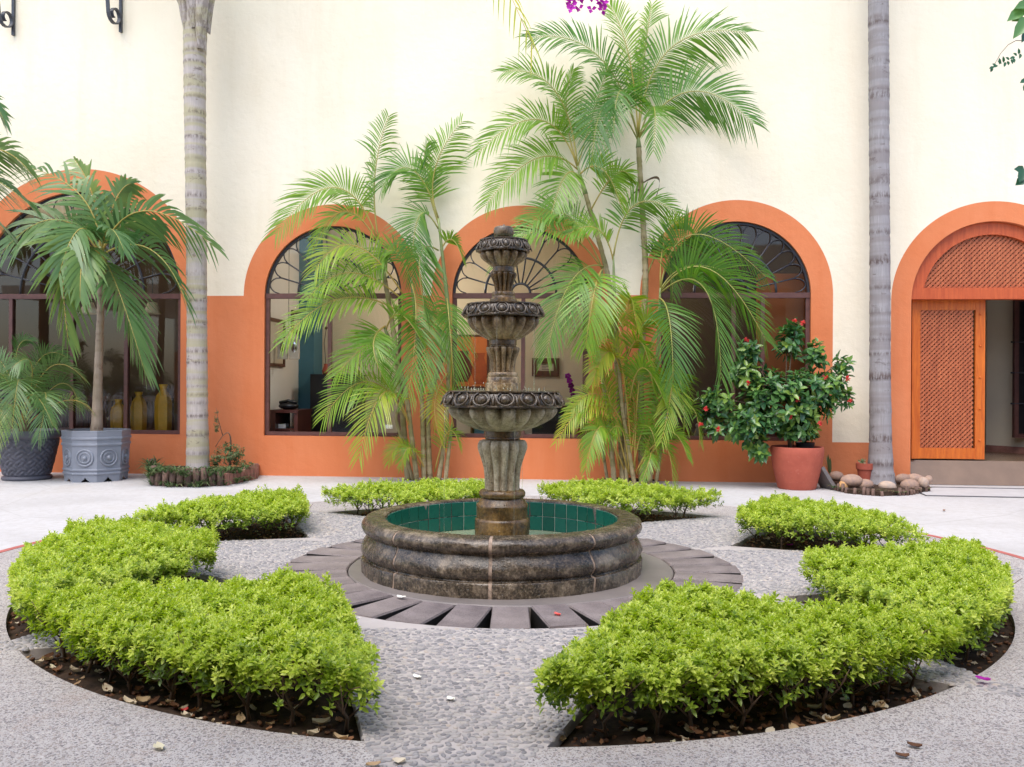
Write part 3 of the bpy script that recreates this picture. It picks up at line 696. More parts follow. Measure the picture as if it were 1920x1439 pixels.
# ------------------------------------------------------------------ lattice door in the right arch
gd = bpy.data.objects.new('door', None); col.objects.link(gd); gd.parent = building; gd.location = WP(door.uc, 0, 0)-origin_of(building)
gd['label'] = 'orange wooden lattice door standing half open under a lattice arch'
zl0, zl1 = wall_z(1780, 562, -.12), wall_z(1780, 541, -.12)
mb = MB(); mb.wbox(door.u0+.003, door.u1-.003, -.2, -.06, zl0, zl1); mb.build('lintel', 'tymp_wood', gd, False)
mb = MB(); a = door; a2 = Arch(); a2.uc = a.uc; a2.zs = a.zs; a2.r = a.r
arc_band(mb, a2, a.r-.165, a.r-.004, -.2, -.07, zb=.001, t0=math.asin((zl1-.03-a.zs)/a.r))
mb.build('arch_frame', 'tymp_wood', gd, False)
def lattice(name, u0, u1, z0, z1, n, clip, pitch, parent, kind, wdt=.011):
    mb = MB(); S = (u1-u0)+(z1-z0)
    for sgn, nn in ((1, n), (-1, n-.010)):
        cnt = int(S/pitch)+1
        for i in range(cnt+1):
            # line u = us + sgn*t ; z = z0 + t
            us = (u0-(z1-z0)+i*pitch) if sgn > 0 else (u0+i*pitch)
            ts = []; steps = 60
            for k in range(steps+1):
                t = (z1-z0)*k/steps; u = us+sgn*t
                if u0 <= u <= u1 and clip(u, z0+t): ts.append(t)
            if len(ts) < 2: continue
            ta, tb = ts[0], ts[-1]; d = wdt*.7071
            A = (us+sgn*ta, z0+ta); B = (us+sgn*tb, z0+tb)
            ps = [(A[0]-d*sgn, A[1]+d), (A[0]+d*sgn, A[1]-d), (B[0]+d*sgn, B[1]-d), (B[0]-d*sgn, B[1]+d)]
            vs = [WP(u, nn, z) for u, z in ps]+[WP(u, nn-.010, z) for u, z in ps]
            mb.add(vs, [(0, 1, 2, 3), (7, 6, 5, 4)]+[(i_, 4+i_, 4+(i_+1) % 4, (i_+1) % 4) for i_ in range(4)])
    return mb.build(name, 'lattice', parent, False, kind=kind)
lattice('arch_lattice', a.uc-a.r+.13, a.uc+a.r-.13, zl1, a.zs+a.r-.13, -.12, lambda u, z: math.hypot(u-a.uc, z-a.zs) < a.r-.155, .066, gd, 'stuff', .015)
nD = -.22                                             # door leaf plane
ul0, ul1 = wall_u(1711, 700, nD), wall_u(1847, 700, nD); zb, zt = wall_z(1780, 861, nD), zl0+.05
leaf = bpy.data.objects.new('door_leaf', None); col.objects.link(leaf); leaf.parent = gd; leaf.location = WP(ul0, nD, zb)-origin_of(gd)
mb = MB(); s0, s1 = ul0+.10, ul1-.125
mb.wbox(ul0, s0, nD-.045, nD, zb, zt); mb.wbox(s1, ul1, nD-.045, nD, zb, zt)
mb.wbox(s0, s1, nD-.043, nD-.003, zb+.002, zb+.145); mb.wbox(s0, s1, nD-.043, nD-.003, zl0-.13, zt)
mb.wbox(ul0-.02, ul0+.035, nD+.002, nD+.035, zb, zt)
for i in range(5):
    z = zb+.25+i*.42; mb.ball(WP(s1+.06, nD+.004, z), .014, None, 8, 5)
mb.build('leaf_frame', 'door_wood', leaf, False)
lattice('leaf_lattice', s0, s1, zb+.14, zl0-.125, nD-.012, lambda u, z: True, .062, leaf, 'stuff', .0135)
# ramp and passage behind the arch
zr = zb-.02
mb = MB(); mb.add([WP(door.u0-.3, -.02, .004), WP(door.u1+.3, -.02, .004), WP(door.u1+.3, nD, zr), WP(door.u0-.3, nD, zr), WP(door.u0-.6, -6, zr), WP(door.u1+2.2, -6, zr), WP(door.u1+2.2, nD, zr), WP(door.u0-.6, nD, zr)], [(0, 1, 2, 3), (7, 6, 5, 4)])
struct(mb, 'passage_floor', 'room_floor')
def wsheet(name, pts, m):
    mb = MB(); mb.add([WP(*p) for p in pts], [tuple(range(len(pts)))]); return struct(mb, name, m)
def seg(name, x0, n0, x1, n1, z0, z1, m): return wsheet(name, [(x0, n0, z0), (x1, n1, z0), (x1, n1, z1), (x0, n0, z1)], m)
pu = wall_u(1848, 860, -1.9); 
seg('passage_wall', ul0-.45, -.3, ul0-.45, -5.9, 0, 4.5, 'room_white')
seg('passage_wall', ul0-.45, -5.9, pu, -5.9, 0, 4.5, 'room_beige')
seg('passage_wall', pu+.05, -5.9, pu+.05, -2.0, 0, 4.5, 'room_beige')
seg('passage_wall', pu+.05, -2.0, pu+.42, -1.55, 0, 4.5, 'room_beige')
seg('passage_wall', pu+.42, -1.55, door.u1+2.2, -1.5, 0, 4.5, 'room_beige')
seg('passage_skirting', pu+.04, -1.985, pu+.41, -1.535, zr, zr+.1, 'brick')
seg('passage_skirting', pu+.41, -1.535, door.u1+2.2, -1.485, zr, zr+.1, 'brick')
wsheet('passage_ceiling', [(door.u0-.6, -.3, 4.2), (door.u1+2.2, -.3, 4.2), (door.u1+2.2, -5.9, 4.2), (door.u0-.6, -5.9, 4.2)], 'room_white')
# barred window in the passage wall
wu = wall_u(1897, 700, -1.52)
pw = thing('barred_window', 'dark barred window on the white wall inside the doorway', 'window', WP(wu+.5, -1.5, .9))
mb = MB()
for (u0, u1, z0, z1) in ((wu, wu+.06, .55, 2.6), (wu+.9, wu+.96, .55, 2.6), (wu+.06, wu+.9, .55, .61), (wu+.06, wu+.9, 2.54, 2.6)): mb.wbox(u0, u1, -1.5, -1.43, z0, z1)
mb.build('frame', 'frame', pw, False)
mb = MB(); mb.wbox(wu+.06, wu+.9, -1.49, -1.46, .61, 2.54); mb.build('shutter', 'black', pw, False)
for z in (1.05, 1.5, 1.95): mb = MB(); mb.tube([WP(wu-.05, -1.44, z), WP(wu+1.0, -1.44, z)], .012, 6); mb.build('bar', 'iron', pw)
# wall lamp just inside the frame at the right
# ------------------------------------------------------------------ rooms behind the windows
def room(u0, u1, dp, m, mleft=None, mright=None, h=4.2):
    z0 = .05
    seg('room_wall', u0, -dp, u1, -dp, z0, h, m); seg('room_wall', u0, -.2, u0, -dp, z0, h, mleft or m); seg('room_wall', u1, -dp, u1, -.2, z0, h, mright or m)
    wsheet('room_ceiling', [(u0, -.2, h), (u1, -.2, h), (u1, -dp, h), (u0, -dp, h)], 'room_white' if m != 'room_dark' else 'room_beige')
    wsheet('room_floor', [(u0, -.17, z0), (u1, -.17, z0), (u1, -dp, z0), (u0, -dp, z0)], 'room_floor')
ur1 = wall_u(425); ur2 = wall_u(1172); ur3 = wall_u(1600)
room(-9.5, ur1-.06, 4.6, 'room_dark'); room(wall_u(478), ur2-.06, 2.4, 'room_beige', 'room_white'); room(ur2+.06, ur3, 2.2, 'room_dark', None, 'orange_panel')

# ------------------------------------------------------------------ things in the rooms
def wthing(name, label, cat, u, n, z, group=None): return thing(name, label, cat, WP(u, n, z), group)
def picture(px0, px1, py0, py1, n, label, inner, frame='furn_wood', fw=.05, name='picture_frame'):
    u0, u1 = wall_u(px0, 600, n), wall_u(px1, 600, n); z1, z0 = wall_z((px0+px1)/2, py0, n), wall_z((px0+px1)/2, py1, n)
    t = wthing(name, label, 'picture', (u0+u1)/2, n, z0)
    mb = MB()
    mb.wbox(u0, u0+fw, n, n+.03, z0, z1); mb.wbox(u1-fw, u1, n, n+.03, z0, z1); mb.wbox(u0+fw, u1-fw, n, n+.029, z0, z0+fw); mb.wbox(u0+fw, u1-fw, n, n+.029, z1-fw, z1)
    mb.build('frame', frame, t, False)
    mb = MB(); mb.wbox(u0+fw, u1-fw, n, n+.012, z0+fw, z1-fw); mb.build('print', inner, t, False)
    return t, u0, u1, z0, z1
# yellow vases on the inner sill of the widest window
for px, top, wpx, lab in ((222, 749, 28, 'smallest of three yellow faceted vases behind the widest window'), (260, 735, 29, 'middle-sized yellow faceted vase behind the widest window'), (306, 721, 31, 'tallest yellow faceted vase behind the widest window')):
    n = -.27; c = wall_at(px, 800, n); zb_ = .57; H = wall_z(px, top, n)-zb_; r = wpx/138/2*1.06
    t = thing('vase', lab, 'vase', (c.x, c.y, zb_), 'yellow vases inside the widest window')
    mb = MB(); mb.lathe([(0, 0), (r*.92, 0), (r, H*.3), (r, H*.62), (r*.82, H*.76), (r*.42, H*.86), (r*.36, H*.9)], 6, (c.x, c.y, zb_), None, .3, .3+2*math.pi); mb.build('body', 'yellow_vase', t, False)
    mb = MB(); mb.lathe([(r*.36, H*.9), (r*.52, H), (r*.44, H), (r*.3, H*.9)], 12, (c.x, c.y, zb_)); mb.build('neck', 'yellow_vase', t)
led = MB(); led.wbox(win[0].u0, win[0].u1, -.62, -.17, .50, .568); struct(led, 'window_ledge', 'furn_wood')
# slatted chairs behind the vases
for px, lab in ((130, 'dark slatted wooden chair deep in the room behind the grey pots'), (205, 'dark slatted wooden chair behind the smallest yellow vase'), (282, 'dark slatted wooden chair behind the two right-hand yellow vases')):
    n = -1.5; c = wall_at(px, 760, n); u = (c-WO).dot(WE); t = wthing('chair', lab, 'chair', u, n, .05, 'wooden chairs in the dark room')
    mb = MB(); mb.wbox(u-.27, u+.27, n-.25, n+.25, .50, .55); mb.build('seat', 'furn_wood', t, False)
    for s in (-1, 1):
        for nn in (-.23, .21): mb = MB(); mb.wbox(u+s*.25-.022, u+s*.25+.022, n+nn, n+nn+.045, .05, .5 if nn > 0 else 1.05); mb.build('leg', 'furn_wood', t, False)
    mb = MB(); mb.wbox(u-.228, u+.228, n-.23, n-.195, .98, 1.06); mb.build('top_rail', 'furn_wood', t, False)
    for i in range(5): mb = MB(); x = u-.18+i*.09; mb.wbox(x-.018, x+.018, n-.225, n-.2, .55, .98); mb.build('back_slat', 'furn_wood', t, False)
for px, lab in ((166, 'cream hanging lampshade behind the potted palm crown'), (286, 'cream hanging lampshade at the right of the widest window')):
    c = wall_at(px, 578, -1.6); t = thing('lampshade', lab, 'lamp', (c.x, c.y, c.z-.1))
    mb = MB(); mb.lathe([(.14, -.09), (.07, .09), (.066, .09), (.136, -.09)], 20, c); mb.build('shade', 'shade', t)
    mb = MB(); mb.tube([c+Vector((0, 0, .09)), c+Vector((0, 0, 1.5))], .006, 5); mb.build('cord', 'black', t)
# globe lamps added to brighten the rooms behind the windows
def lamp(px, py, n, label, watts, rad=.09):
    c = wall_at(px, py, n); t = thing('added_fill_lamp', label, 'lamp', c)
    q = NT('added_fill_globe'); q.b.inputs['Emission Color'].default_value = (1, .9, .74, 1); q.b.inputs['Emission Strength'].default_value = 5.0
    mb = MB(); mb.ball(c, rad, None, 14, 10); mb.build('globe', q.m, t); mb = MB(); mb.tube([c+Vector((0, 0, rad)), Vector((c.x, c.y, 4.19))], .01, 6); mb.build('rod', 'black', t)
    ld = bpy.data.lights.new('added_fill_light', 'POINT'); ld.energy = watts; ld.color = (1, .91, .78); ld.shadow_soft_size = rad*1.25; lo = bpy.data.objects.new('added_fill_light', ld); col.objects.link(lo); lo.parent = t; lo.location = (0, 0, -rad*2.4)
lamp(1186, 520, -1.1, 'added globe lamp brightening the room behind the fountain', 13)
lamp(800, 500, -1.0, 'added globe lamp brightening the room behind the left areca palm', 20)
lamp(152, 470, -2.4, 'added globe lamp brightening the dark room at the left', 14)
# second window
def sidepic(n0, n1, py0, py1, lab):            # hung on the left wall of the room
    ul = wall_u(478)+.01; nm = (n0+n1)/2; z1, z0 = wall_z(505, py0, nm), wall_z(505, py1, nm); t = wthing('picture_frame', lab, 'picture', ul, nm, z0)
    mb = MB(); f = .05
    mb.wbox(ul, ul+.03, n0, n0+f, z0, z1); mb.wbox(ul, ul+.03, n1-f, n1, z0, z1); mb.wbox(ul, ul+.029, n0+f, n1-f, z0, z0+f); mb.wbox(ul, ul+.029, n0+f, n1-f, z1-f, z1); mb.build('frame', 'furn_wood', t, False)
    mb = MB(); mb.wbox(ul, ul+.01, n0+f, n1-f, z0+f, z1-f); mb.build('print', 'paper', t, False)
sidepic(-1.15, -.45, 598, 688, 'tall framed picture on the white side wall inside the open window')
sidepic(-2.2, -1.5, 585, 626, 'small framed picture higher on the white wall inside the open window')
nb = -2.39
u0, u1 = wall_u(535, 700, nb), wall_u(556, 700, nb); t = wthing('inner_door', 'narrow brown wooden door behind the open window', 'door', u0, nb, .05)
mb = MB(); mb.wbox(u0, u1, nb+.003, nb+.05, .05, 2.95); mb.build('panel', 'furn_wood', t, False); mb = MB(); mb.ball(WP(u1-.05, nb+.08, 1.1), .03, None, 8, 5); mb.build('knob', 'black', t)
u0, u1 = wall_u(557, 700, -1.9), wall_u(588, 700, -1.9)
mb = MB(); mb.wbox(u0, u1, -2.37, -1.9, .051, 4.1); mb.build('pillar', 'blue_paint', None, False, 'blue-green painted pillar inside the open window', 'pillar')
u0, u1 = wall_u(589, 700, -1.7), wall_u(668, 700, -1.7); zc = wall_z(600, 702, -1.4)
t = wthing('cabinet', 'tall black cabinet standing behind the window mullion', 'cabinet', u0, -1.9, .05)
mb = MB(); mb.wbox(u0, u1, -2.3, -1.5, .05, zc); mb.build('body', 'black', t, False)
um = (u0+u1)/2
for s in (-1, 1): mb = MB(); mb.wbox(um+s*.004 if s > 0 else u0+.02, u1-.02 if s > 0 else um-.004, -1.5, -1.485, .12, zc-.04); dd = mb.build('door', 'black', t, False); mb = MB(); mb.ball(WP(um+s*.04, -1.47, .8), .012, None, 8, 5); mb.build('knob', 'frame', dd)
c = WP(u0+.16, -1.8, zc); t = thing('bud_vase', 'small vase with a thin dry stem on the black cabinet', 'vase', c)
mb = MB(); mb.lathe([(0, 0), (.05, 0), (.06, .06), (.03, .14), (.034, .17)], 14, c); mb.build('body', 'terracotta', t)
mb = MB(); mb.tube([c+Vector((0, 0, .15)), c+Vector((-.03, 0, .5)), c+Vector((.0, 0, .72))], .006, 5); mb.ball(c+Vector((0, 0, .74)), .025, None, 7, 5); mb.build('stem', 'twig', t)
u0, u1 = wall_u(497, 700, -.8), wall_u(571, 700, -.8); zd = wall_z(530, 768, -.8)
t = wthing('desk', 'mahogany desk with an open shelf inside the open window', 'desk', (u0+u1)/2, -.8, .05)
mb = MB(); mb.wbox(u0, u1, -1.2, -.5, zd-.04, zd); mb.build('top', 'desk_wood', t, False)
mb = MB(); mb.wbox(u0+.01, u0+.26, -1.18, -.52, .06, zd-.04); mb.build('pedestal', 'desk_wood', t, False)
mb = MB(); mb.wbox(u1-.06, u1-.01, -1.18, -.52, .06, zd-.04); mb.build('side_panel', 'desk_wood', t, False)
mb = MB(); mb.wbox(u0+.26, u1-.06, -1.15, -.55, zd-.3, zd-.27); mb.build('shelf', 'desk_wood', t, False)
mb = MB(); c = WP((u0+u1)/2-.02, -.75, zd-.27); mb.box(c+Vector((0, 0, .03)), (.16, .2, .06)); mb.build('paper_stack', 'white', None, False, 'stack of white papers on the shelf of the mahogany desk', 'papers')
c = WP((u0+u1)/2+.06, -.8, zd); t = thing('telephone', 'black telephone lying on the mahogany desk', 'telephone', c)
mb = MB(); mb.ball(c+Vector((0, 0, .05)), (.15, .1, .055), None, 14, 8); mb.build('body', 'black', t)
mb = MB(); mb.tube([c+Vector((-.13, -.02, .1)), c+Vector((0, -.02, .13)), c+Vector((.13, -.02, .1))], .022, 8); mb.build('handset', 'black', t)
c = WP(u0+.06, -.45, zd); t = thing('armchair', 'armchair with a red patterned back at the left edge of the open window', 'chair', WP(u0+.06, -.55, .05))
def red_pattern():
    q = NT('red_patterned_cloth'); v = q.ramp(q.voro(26), [(0.12, lin(226, 190, 190)), (0.3, lin(150, 44, 58)), (0.6, lin(126, 30, 46))]); return q.set(v, 0.85)
M['red_cloth'] = red_pattern()
mb = MB(); mb.box(WP(u0-.02, -.36, zd+.02), (.32, .12, .5), None, .05); mb.build('back', 'red_cloth', t)
mb = MB(); mb.box(WP(u0-.02, -.6, .42), (.36, .42, .14), None, .04); mb.build('seat', 'red_cloth', t)
for s in (-.14, .1):
    for nn in (-.75, -.42): mb = MB(); mb.wbox(u0+s-.02, u0+s+.02, nn-.02, nn+.02, .05, .36); mb.build('leg', 'furn_wood', t, False)
ul = wall_u(478)
c = wall_at(523, 706, -1.9); t = thing('wall_sconce', 'small white wall sconce beside the brown inner door', 'lamp', c)
mb = MB(); mb.lathe([(.06, -.12), (.06, .12)], 16, c); mb.build('shade', 'shade', t); mb = MB(); mb.tube([c, WP(ul, -1.9, c.z)], .01, 6); mb.build('arm', 'black', t)
c = wall_at(541, 655, -.75); t = thing('mirror_box', 'pale framed mirror box hanging inside the open window', 'mirror', c-Vector((0, 0, .15)))
M['mirror'] = plain('dim_mirror', (0.5, 0.5, 0.48, 1), 0.12, 0.2, 9, 0.1, 30, metallic=0.9)
for s in (-1, 1):
    mb = MB(); mb.box(c+Vector((s*.085, 0, 0)), (.155, .05, .3), None, .012); p = mb.build('panel', 'paper', t, False); mb = MB(); mb.ball(c+Vector((s*.085, -.026, .03)), (.045, .006, .08), None, 14, 6); mb.build('glass', 'mirror', p)
mb = MB(); mb.tube([c+Vector((0, 0, .15)), c+Vector((0, 0, 1.9))], .004, 4); mb.build('cord', 'black', t)
# third window: big picture of two clay jars, certificate, orchid, low cabinet
t, a0, a1, z0, z1 = picture(846, 917, 628, 728, -2.38, 'large picture of two orange clay jars seen left of the fountain', M['orange_panel'], 'furn_wood', .03)
M['jar_a'] = plain('painted_jar', lin(176, 84, 40), 0.6, 0.35, 3, 0.05); M['jar_b'] = plain('painted_dark_jar', lin(98, 44, 28), 0.6, 0.3, 3, 0.05)
for (fx, fz, r_, m_) in ((.3, .12, .16, 'jar_b'), (.76, .08, .13, 'jar_a')):
    mb = MB(); c = WP(a0+(a1-a0)*fx, -2.366, z0+(z1-z0)*fz); pr = [(.55, 0), (1, .35), (1.05, .6), (.7, .95), (.55, 1.1), (.75, 1.3)]; H = (z1-z0)*.58
    vs = [c+WE*(r_*x)+Vector((0, 0, H*y/1.3)) for x, y in pr]+[c-WE*(r_*x)+Vector((0, 0, H*y/1.3)) for x, y in reversed(pr)]
    mb.add([v+WN*.004 for v in vs], [tuple(range(len(vs)))]); mb.build('painted_jar', m_, t, False)
t, a0, a1, z0, z1 = picture(998, 1049, 672, 706, -2.38, 'small certificate in a wide dark frame right of the fountain', M['paper'], 'furn_wood', .09)
for i in range(4): mb = MB(); zz = z0+(z1-z0)*(.36+.09*i); mb.wbox(a0+.16, a1-.16-.05*(i % 2), -2.368, -2.365, zz, zz+.008); mb.build('text_line', 'black', t, False)
c = wall_at(1080, 800, -.5); c.z = .56; t = thing('orchid', 'purple orchid in a pot inside the window right of the fountain', 'plant', c)
mb = MB(); mb.lathe([(0, 0), (.06, 0), (.085, .13), (.07, .13), (.06, .1), (0, .1)], 16, c); mb.build('pot', 'terracotta', t)
mb = MB(); sp = bez(c+Vector((0, 0, .1)), c+Vector((-.03, 0, .5)), c+Vector((-.12, 0, .85)), 10); mb.tube(sp, .006, 5); sp2 = bez(c+Vector((.01, 0, .1)), c+Vector((.1, 0, .45)), c+Vector((.16, 0, .75)), 10); mb.tube(sp2, .006, 5); mb.build('stem', 'areca_green', t)
for q in sp[5:]+sp2[6:]:
    mb = MB(); mb.tint = rnd.random()
    for k in range(5):
        a = k*1.2566; d = Vector((math.cos(a), -.3, math.sin(a))); mb.ball(q+d*.025, (.024, .008, .02), None, 7, 4)
    mb.build('blossom', 'bougain', t)
led = MB(); led.wbox(win[1].u0, win[2].u1, -.42, -.17, .50, .556); struct(led, 'window_ledge', 'room_beige')
u0, u1 = wall_u(985), wall_u(1100); t = wthing('low_cabinet', 'low dark cabinet under the framed certificate', 'cabinet', u0, -2, .05)
mb = MB(); mb.wbox(u0, u1, -2.3, -1.8, .05, .92); mb.build('body', 'black', t, False); mb = MB(); mb.wbox(u0-.03, u1+.03, -2.32, -1.77, .92, .96); mb.build('top', 'furn_wood', t, False)
u0, u1 = wall_u(850), wall_u(935); t = wthing('bookcase', 'dark open bookcase low behind the bottom bowl of the fountain', 'bookcase', u0, -2, .05)
mb = MB(); mb.wbox(u0, u1, -2.3, -2.25, .05, .9); mb.build('back_panel', 'black', t, False)
for z in (.06, .45, .87): mb = MB(); mb.wbox(u0, u1, -2.25, -1.95, z, z+.03); mb.build('shelf', 'furn_wood', t, False)
for x in (u0, (u0+u1)/2, u1-.03): mb = MB(); mb.wbox(x, x+.03, -2.248, -1.94, .051, .9); mb.build('side_panel', 'furn_wood', t, False)
mb = MB(); mb.wbox(u0+.06, u0+.28, -2.2, -1.98, .48, .75); mb.build('box', 'blue_paint', None, False, 'teal box on the dark bookcase behind the fountain', 'box')
# fourth window: small things on the sill, orange panel on the right
led = MB(); led.wbox(win[3].u0, win[3].u1, -.5, -.17, .50, .556); struct(led, 'window_ledge', 'furn_wood')
c = wall_at(1248, 800, -.3); c.z = .557; t = thing('ornament_tin', 'white tin with a red disc and green lid in the corner of the fourth window', 'tin', c)
mb = MB(); mb.box(c+Vector((0, 0, .15)), (.1, .1, .3), None, .01); mb.build('body', 'white', t, False); mb = MB(); mb.lathe([(.03, 0), (.03, .008), (0, .008)], 14, (0, 0, 0)); 
mb.v = [tuple(c+Vector((x, -.051-z, .24+y))) for x, y, z in mb.v]; mb.build('disc', 'terracotta', t)
mb = MB(); mb.ball(c+Vector((0, 0, .32)), (.055, .055, .04), None, 12, 6); mb.build('lid', 'blue_paint', t)
for px, lab, m_ in ((1290, 'small pink figurine on the sill left of the shrub', 'red_cloth'), (1308, 'pale wooden figurine on the sill next to the pink one', 'paper'), (1330, 'low red bowl on the sill behind the shrub', 'terracotta')):
    c = wall_at(px, 800, -.32); c.z = .557; t = thing('figurine' if 'bowl' not in lab else 'bowl', lab, 'ornament', c)
    if 'bowl' in lab: mb = MB(); mb.lathe([(0, 0), (.05, 0), (.1, .07), (.09, .07), (.04, .02), (0, .02)], 18, c); mb.build('body', m_, t)
    else:
        mb = MB(); mb.lathe([(0, 0), (.045, 0), (.05, .05), (.03, .13), (.018, .15)], 14, c); mb.build('body', m_, t); mb = MB(); mb.ball(c+Vector((0, 0, .18)), .032, None, 10, 7); mb.build('head', m_, t)
mb = MB(); u0, u1 = wall_u(1434), wall_u(1530); mb.wbox(u0, u1, -.58, -.53, .06, 2.85); mb.build('screen_panel', 'orange_panel', None, False, 'plain orange partition seen through the right pane of the fourth window', 'partition')

# ------------------------------------------------------------------ the fountain
fx, fy = FC.x, FC.y
fountain = thing('fountain', 'three-tiered carved stone fountain in a round tiled basin', 'fountain', FC)
PXM = F_PX/fy
def zf(py): return CAM_H-(py-719.5)/PXM
prof = [(.822, .10), (.822, .352), (.828, .361), (.86, .364), (.94, .361), (.968, .353), (.986, .335), (.991, .312), (.984, .288), (.966, .270), (.950, .262), (.944, .252), (.95, .238),
        (.966, .215), (.982, .185), (.988, .155), (.98, .128), (.962, .112), (.957, .104), (.962, .098), (.984, .095), (.988, .088), (.988, .01), (.99, -.02)]
for i in range(9):
    a0 = -93.5+40*i; mb = MB(); g = .36+(.3 if i in (0, 8) else 0)
    def wob(r, z, a): return r+.0035*math.sin(a*7+z*20)+.003*math.sin(a*17+1.3+z*55)+.002*math.sin(a*41+z*90)
    mb.lathe(prof, 18, FC, wob, R(a0+g), R(a0+40-g), caps=True); mb.build('basin_block', 'stone_basin', fountain, True, autosmooth=40)
for i in range(9):
    a0 = -93.5+40*i; mb = MB()
    mb.lathe([(r-(.0035 if r > .83 else -.002), z-(.0035 if z > .3 else 0)) for r, z in prof], 4, FC, wob, R(a0-1.2), R(a0+1.2)); mb.build('mortar_joint', 'joint', fountain, True)
mb = MB(); mb.lathe([(.0, .06), (.8215, .06), (.8215, .35)], 96, FC); mb.build('basin_lining', 'grout', fountain, True, autosmooth=40)
nt = 48; tw = 2*math.pi*.8185/nt-.004; th_ = .1095
mb = MB(); vs = []; hx, hz = tw/2, th_/2; b_ = .003
# one glazed tile: slightly pillowed face towards -Y (the middle of the basin)
vs = [(-hx, 0, -hz), (hx, 0, -hz), (hx, 0, hz), (-hx, 0, hz), (-hx+b_, -.004, -hz+b_), (hx-b_, -.004, -hz+b_), (hx-b_, -.004, hz-b_), (-hx+b_, -.004, hz-b_)]
mb.add(vs, [(4, 5, 6, 7), (0, 1, 5, 4), (1, 2, 6, 5), (2, 3, 7, 6), (3, 0, 4, 7)]); o = mb.build('tile', 'tile', None, False, flat_origin=False); tme = o.data; bpy.data.objects.remove(o)
for row in range(3):
    for i in range(nt):
        a = 2*math.pi*(i+.5)/nt; r_ = .8185
        place(tme, 'tile', fountain, FC+Vector((r_*math.cos(a), r_*math.sin(a), .35-th_/2-row*(th_+.004))), (rnd.uniform(-.01, .01), 0, a-math.pi/2+rnd.uniform(-.012, .012)))
mb = MB(); mb.lathe([(.8135, .128), (.18, .128)], 72, FC); mb.build('pool_water', 'water', fountain, True)
def fpart(name, prof, m, n=48, lobes=0, depth=0.0, dfun=None, power=.55, phase=0.0, parent=None, sharp=45):
    """lathe in pixels (half width, y) of the photograph, with optional gadroon lobes"""
    pr = [(hw/PXM, zf(py)) for hw, py in prof]
    if lobes:
        zs = [z for _, z in pr]; lo, hi = min(zs), max(zs)
        def rf(r, z, a):
            x = (z-lo)/(hi-lo); d = depth*(dfun(x) if dfun else 1.0)
            return r*(1-d*(1-abs(math.sin(lobes*(a+phase)/2))**power))
        n = lobes*10
    else: rf = lambda r, z, a: r*(1+.004*math.sin(5*a+z*31)+.003*math.sin(13*a+z*60))
    mb = MB(); mb.lathe(pr, n, FC, rf); return mb.build(name, m, parent or fountain, True, autosmooth=sharp)
# pedestal drum, rings and big baluster
fpart('pedestal', [(51, 1040), (51, 975), (50, 971.5), (48, 970), (47.5, 951), (48.5, 947), (47, 944), (44, 942), (43, 938), (39, 934), (38, 930)], 'stone_drum')
fpart('pedestal_ring', [(36, 934), (41, 932), (43.5, 928), (43.5, 923), (41, 919), (34, 917.5), (20, 917)], 'stone_drum')
def arch_sm(pts, n):                                   # smooth a profile
    out = []
    for i in range(len(pts)-1):
        p0, p1, p2, p3 = pts[max(i-1, 0)], pts[i], pts[i+1], pts[min(i+2, len(pts)-1)]
        for k in range(n):
            t = k/n; out.append(tuple(.5*((2*p1[j])+(-p0[j]+p2[j])*t+(2*p0[j]-5*p1[j]+4*p2[j]-p3[j])*t*t+(-p0[j]+3*p1[j]-3*p2[j]+p3[j])*t**3) for j in (0, 1)))
    return out+[pts[-1]]
fpart('fluted_baluster', arch_sm([(33, 920), (33, 905), (35, 880), (41, 858), (46.5, 842), (46.5, 833), (42, 826), (30, 825)], 4), 'stone_pale', lobes=12, depth=.36, power=.75, phase=.13)
fpart('neck_ring', [(30, 826), (33, 822), (32, 819), (34.5, 818), (35, 806), (34, 803)], 'stone_drum')
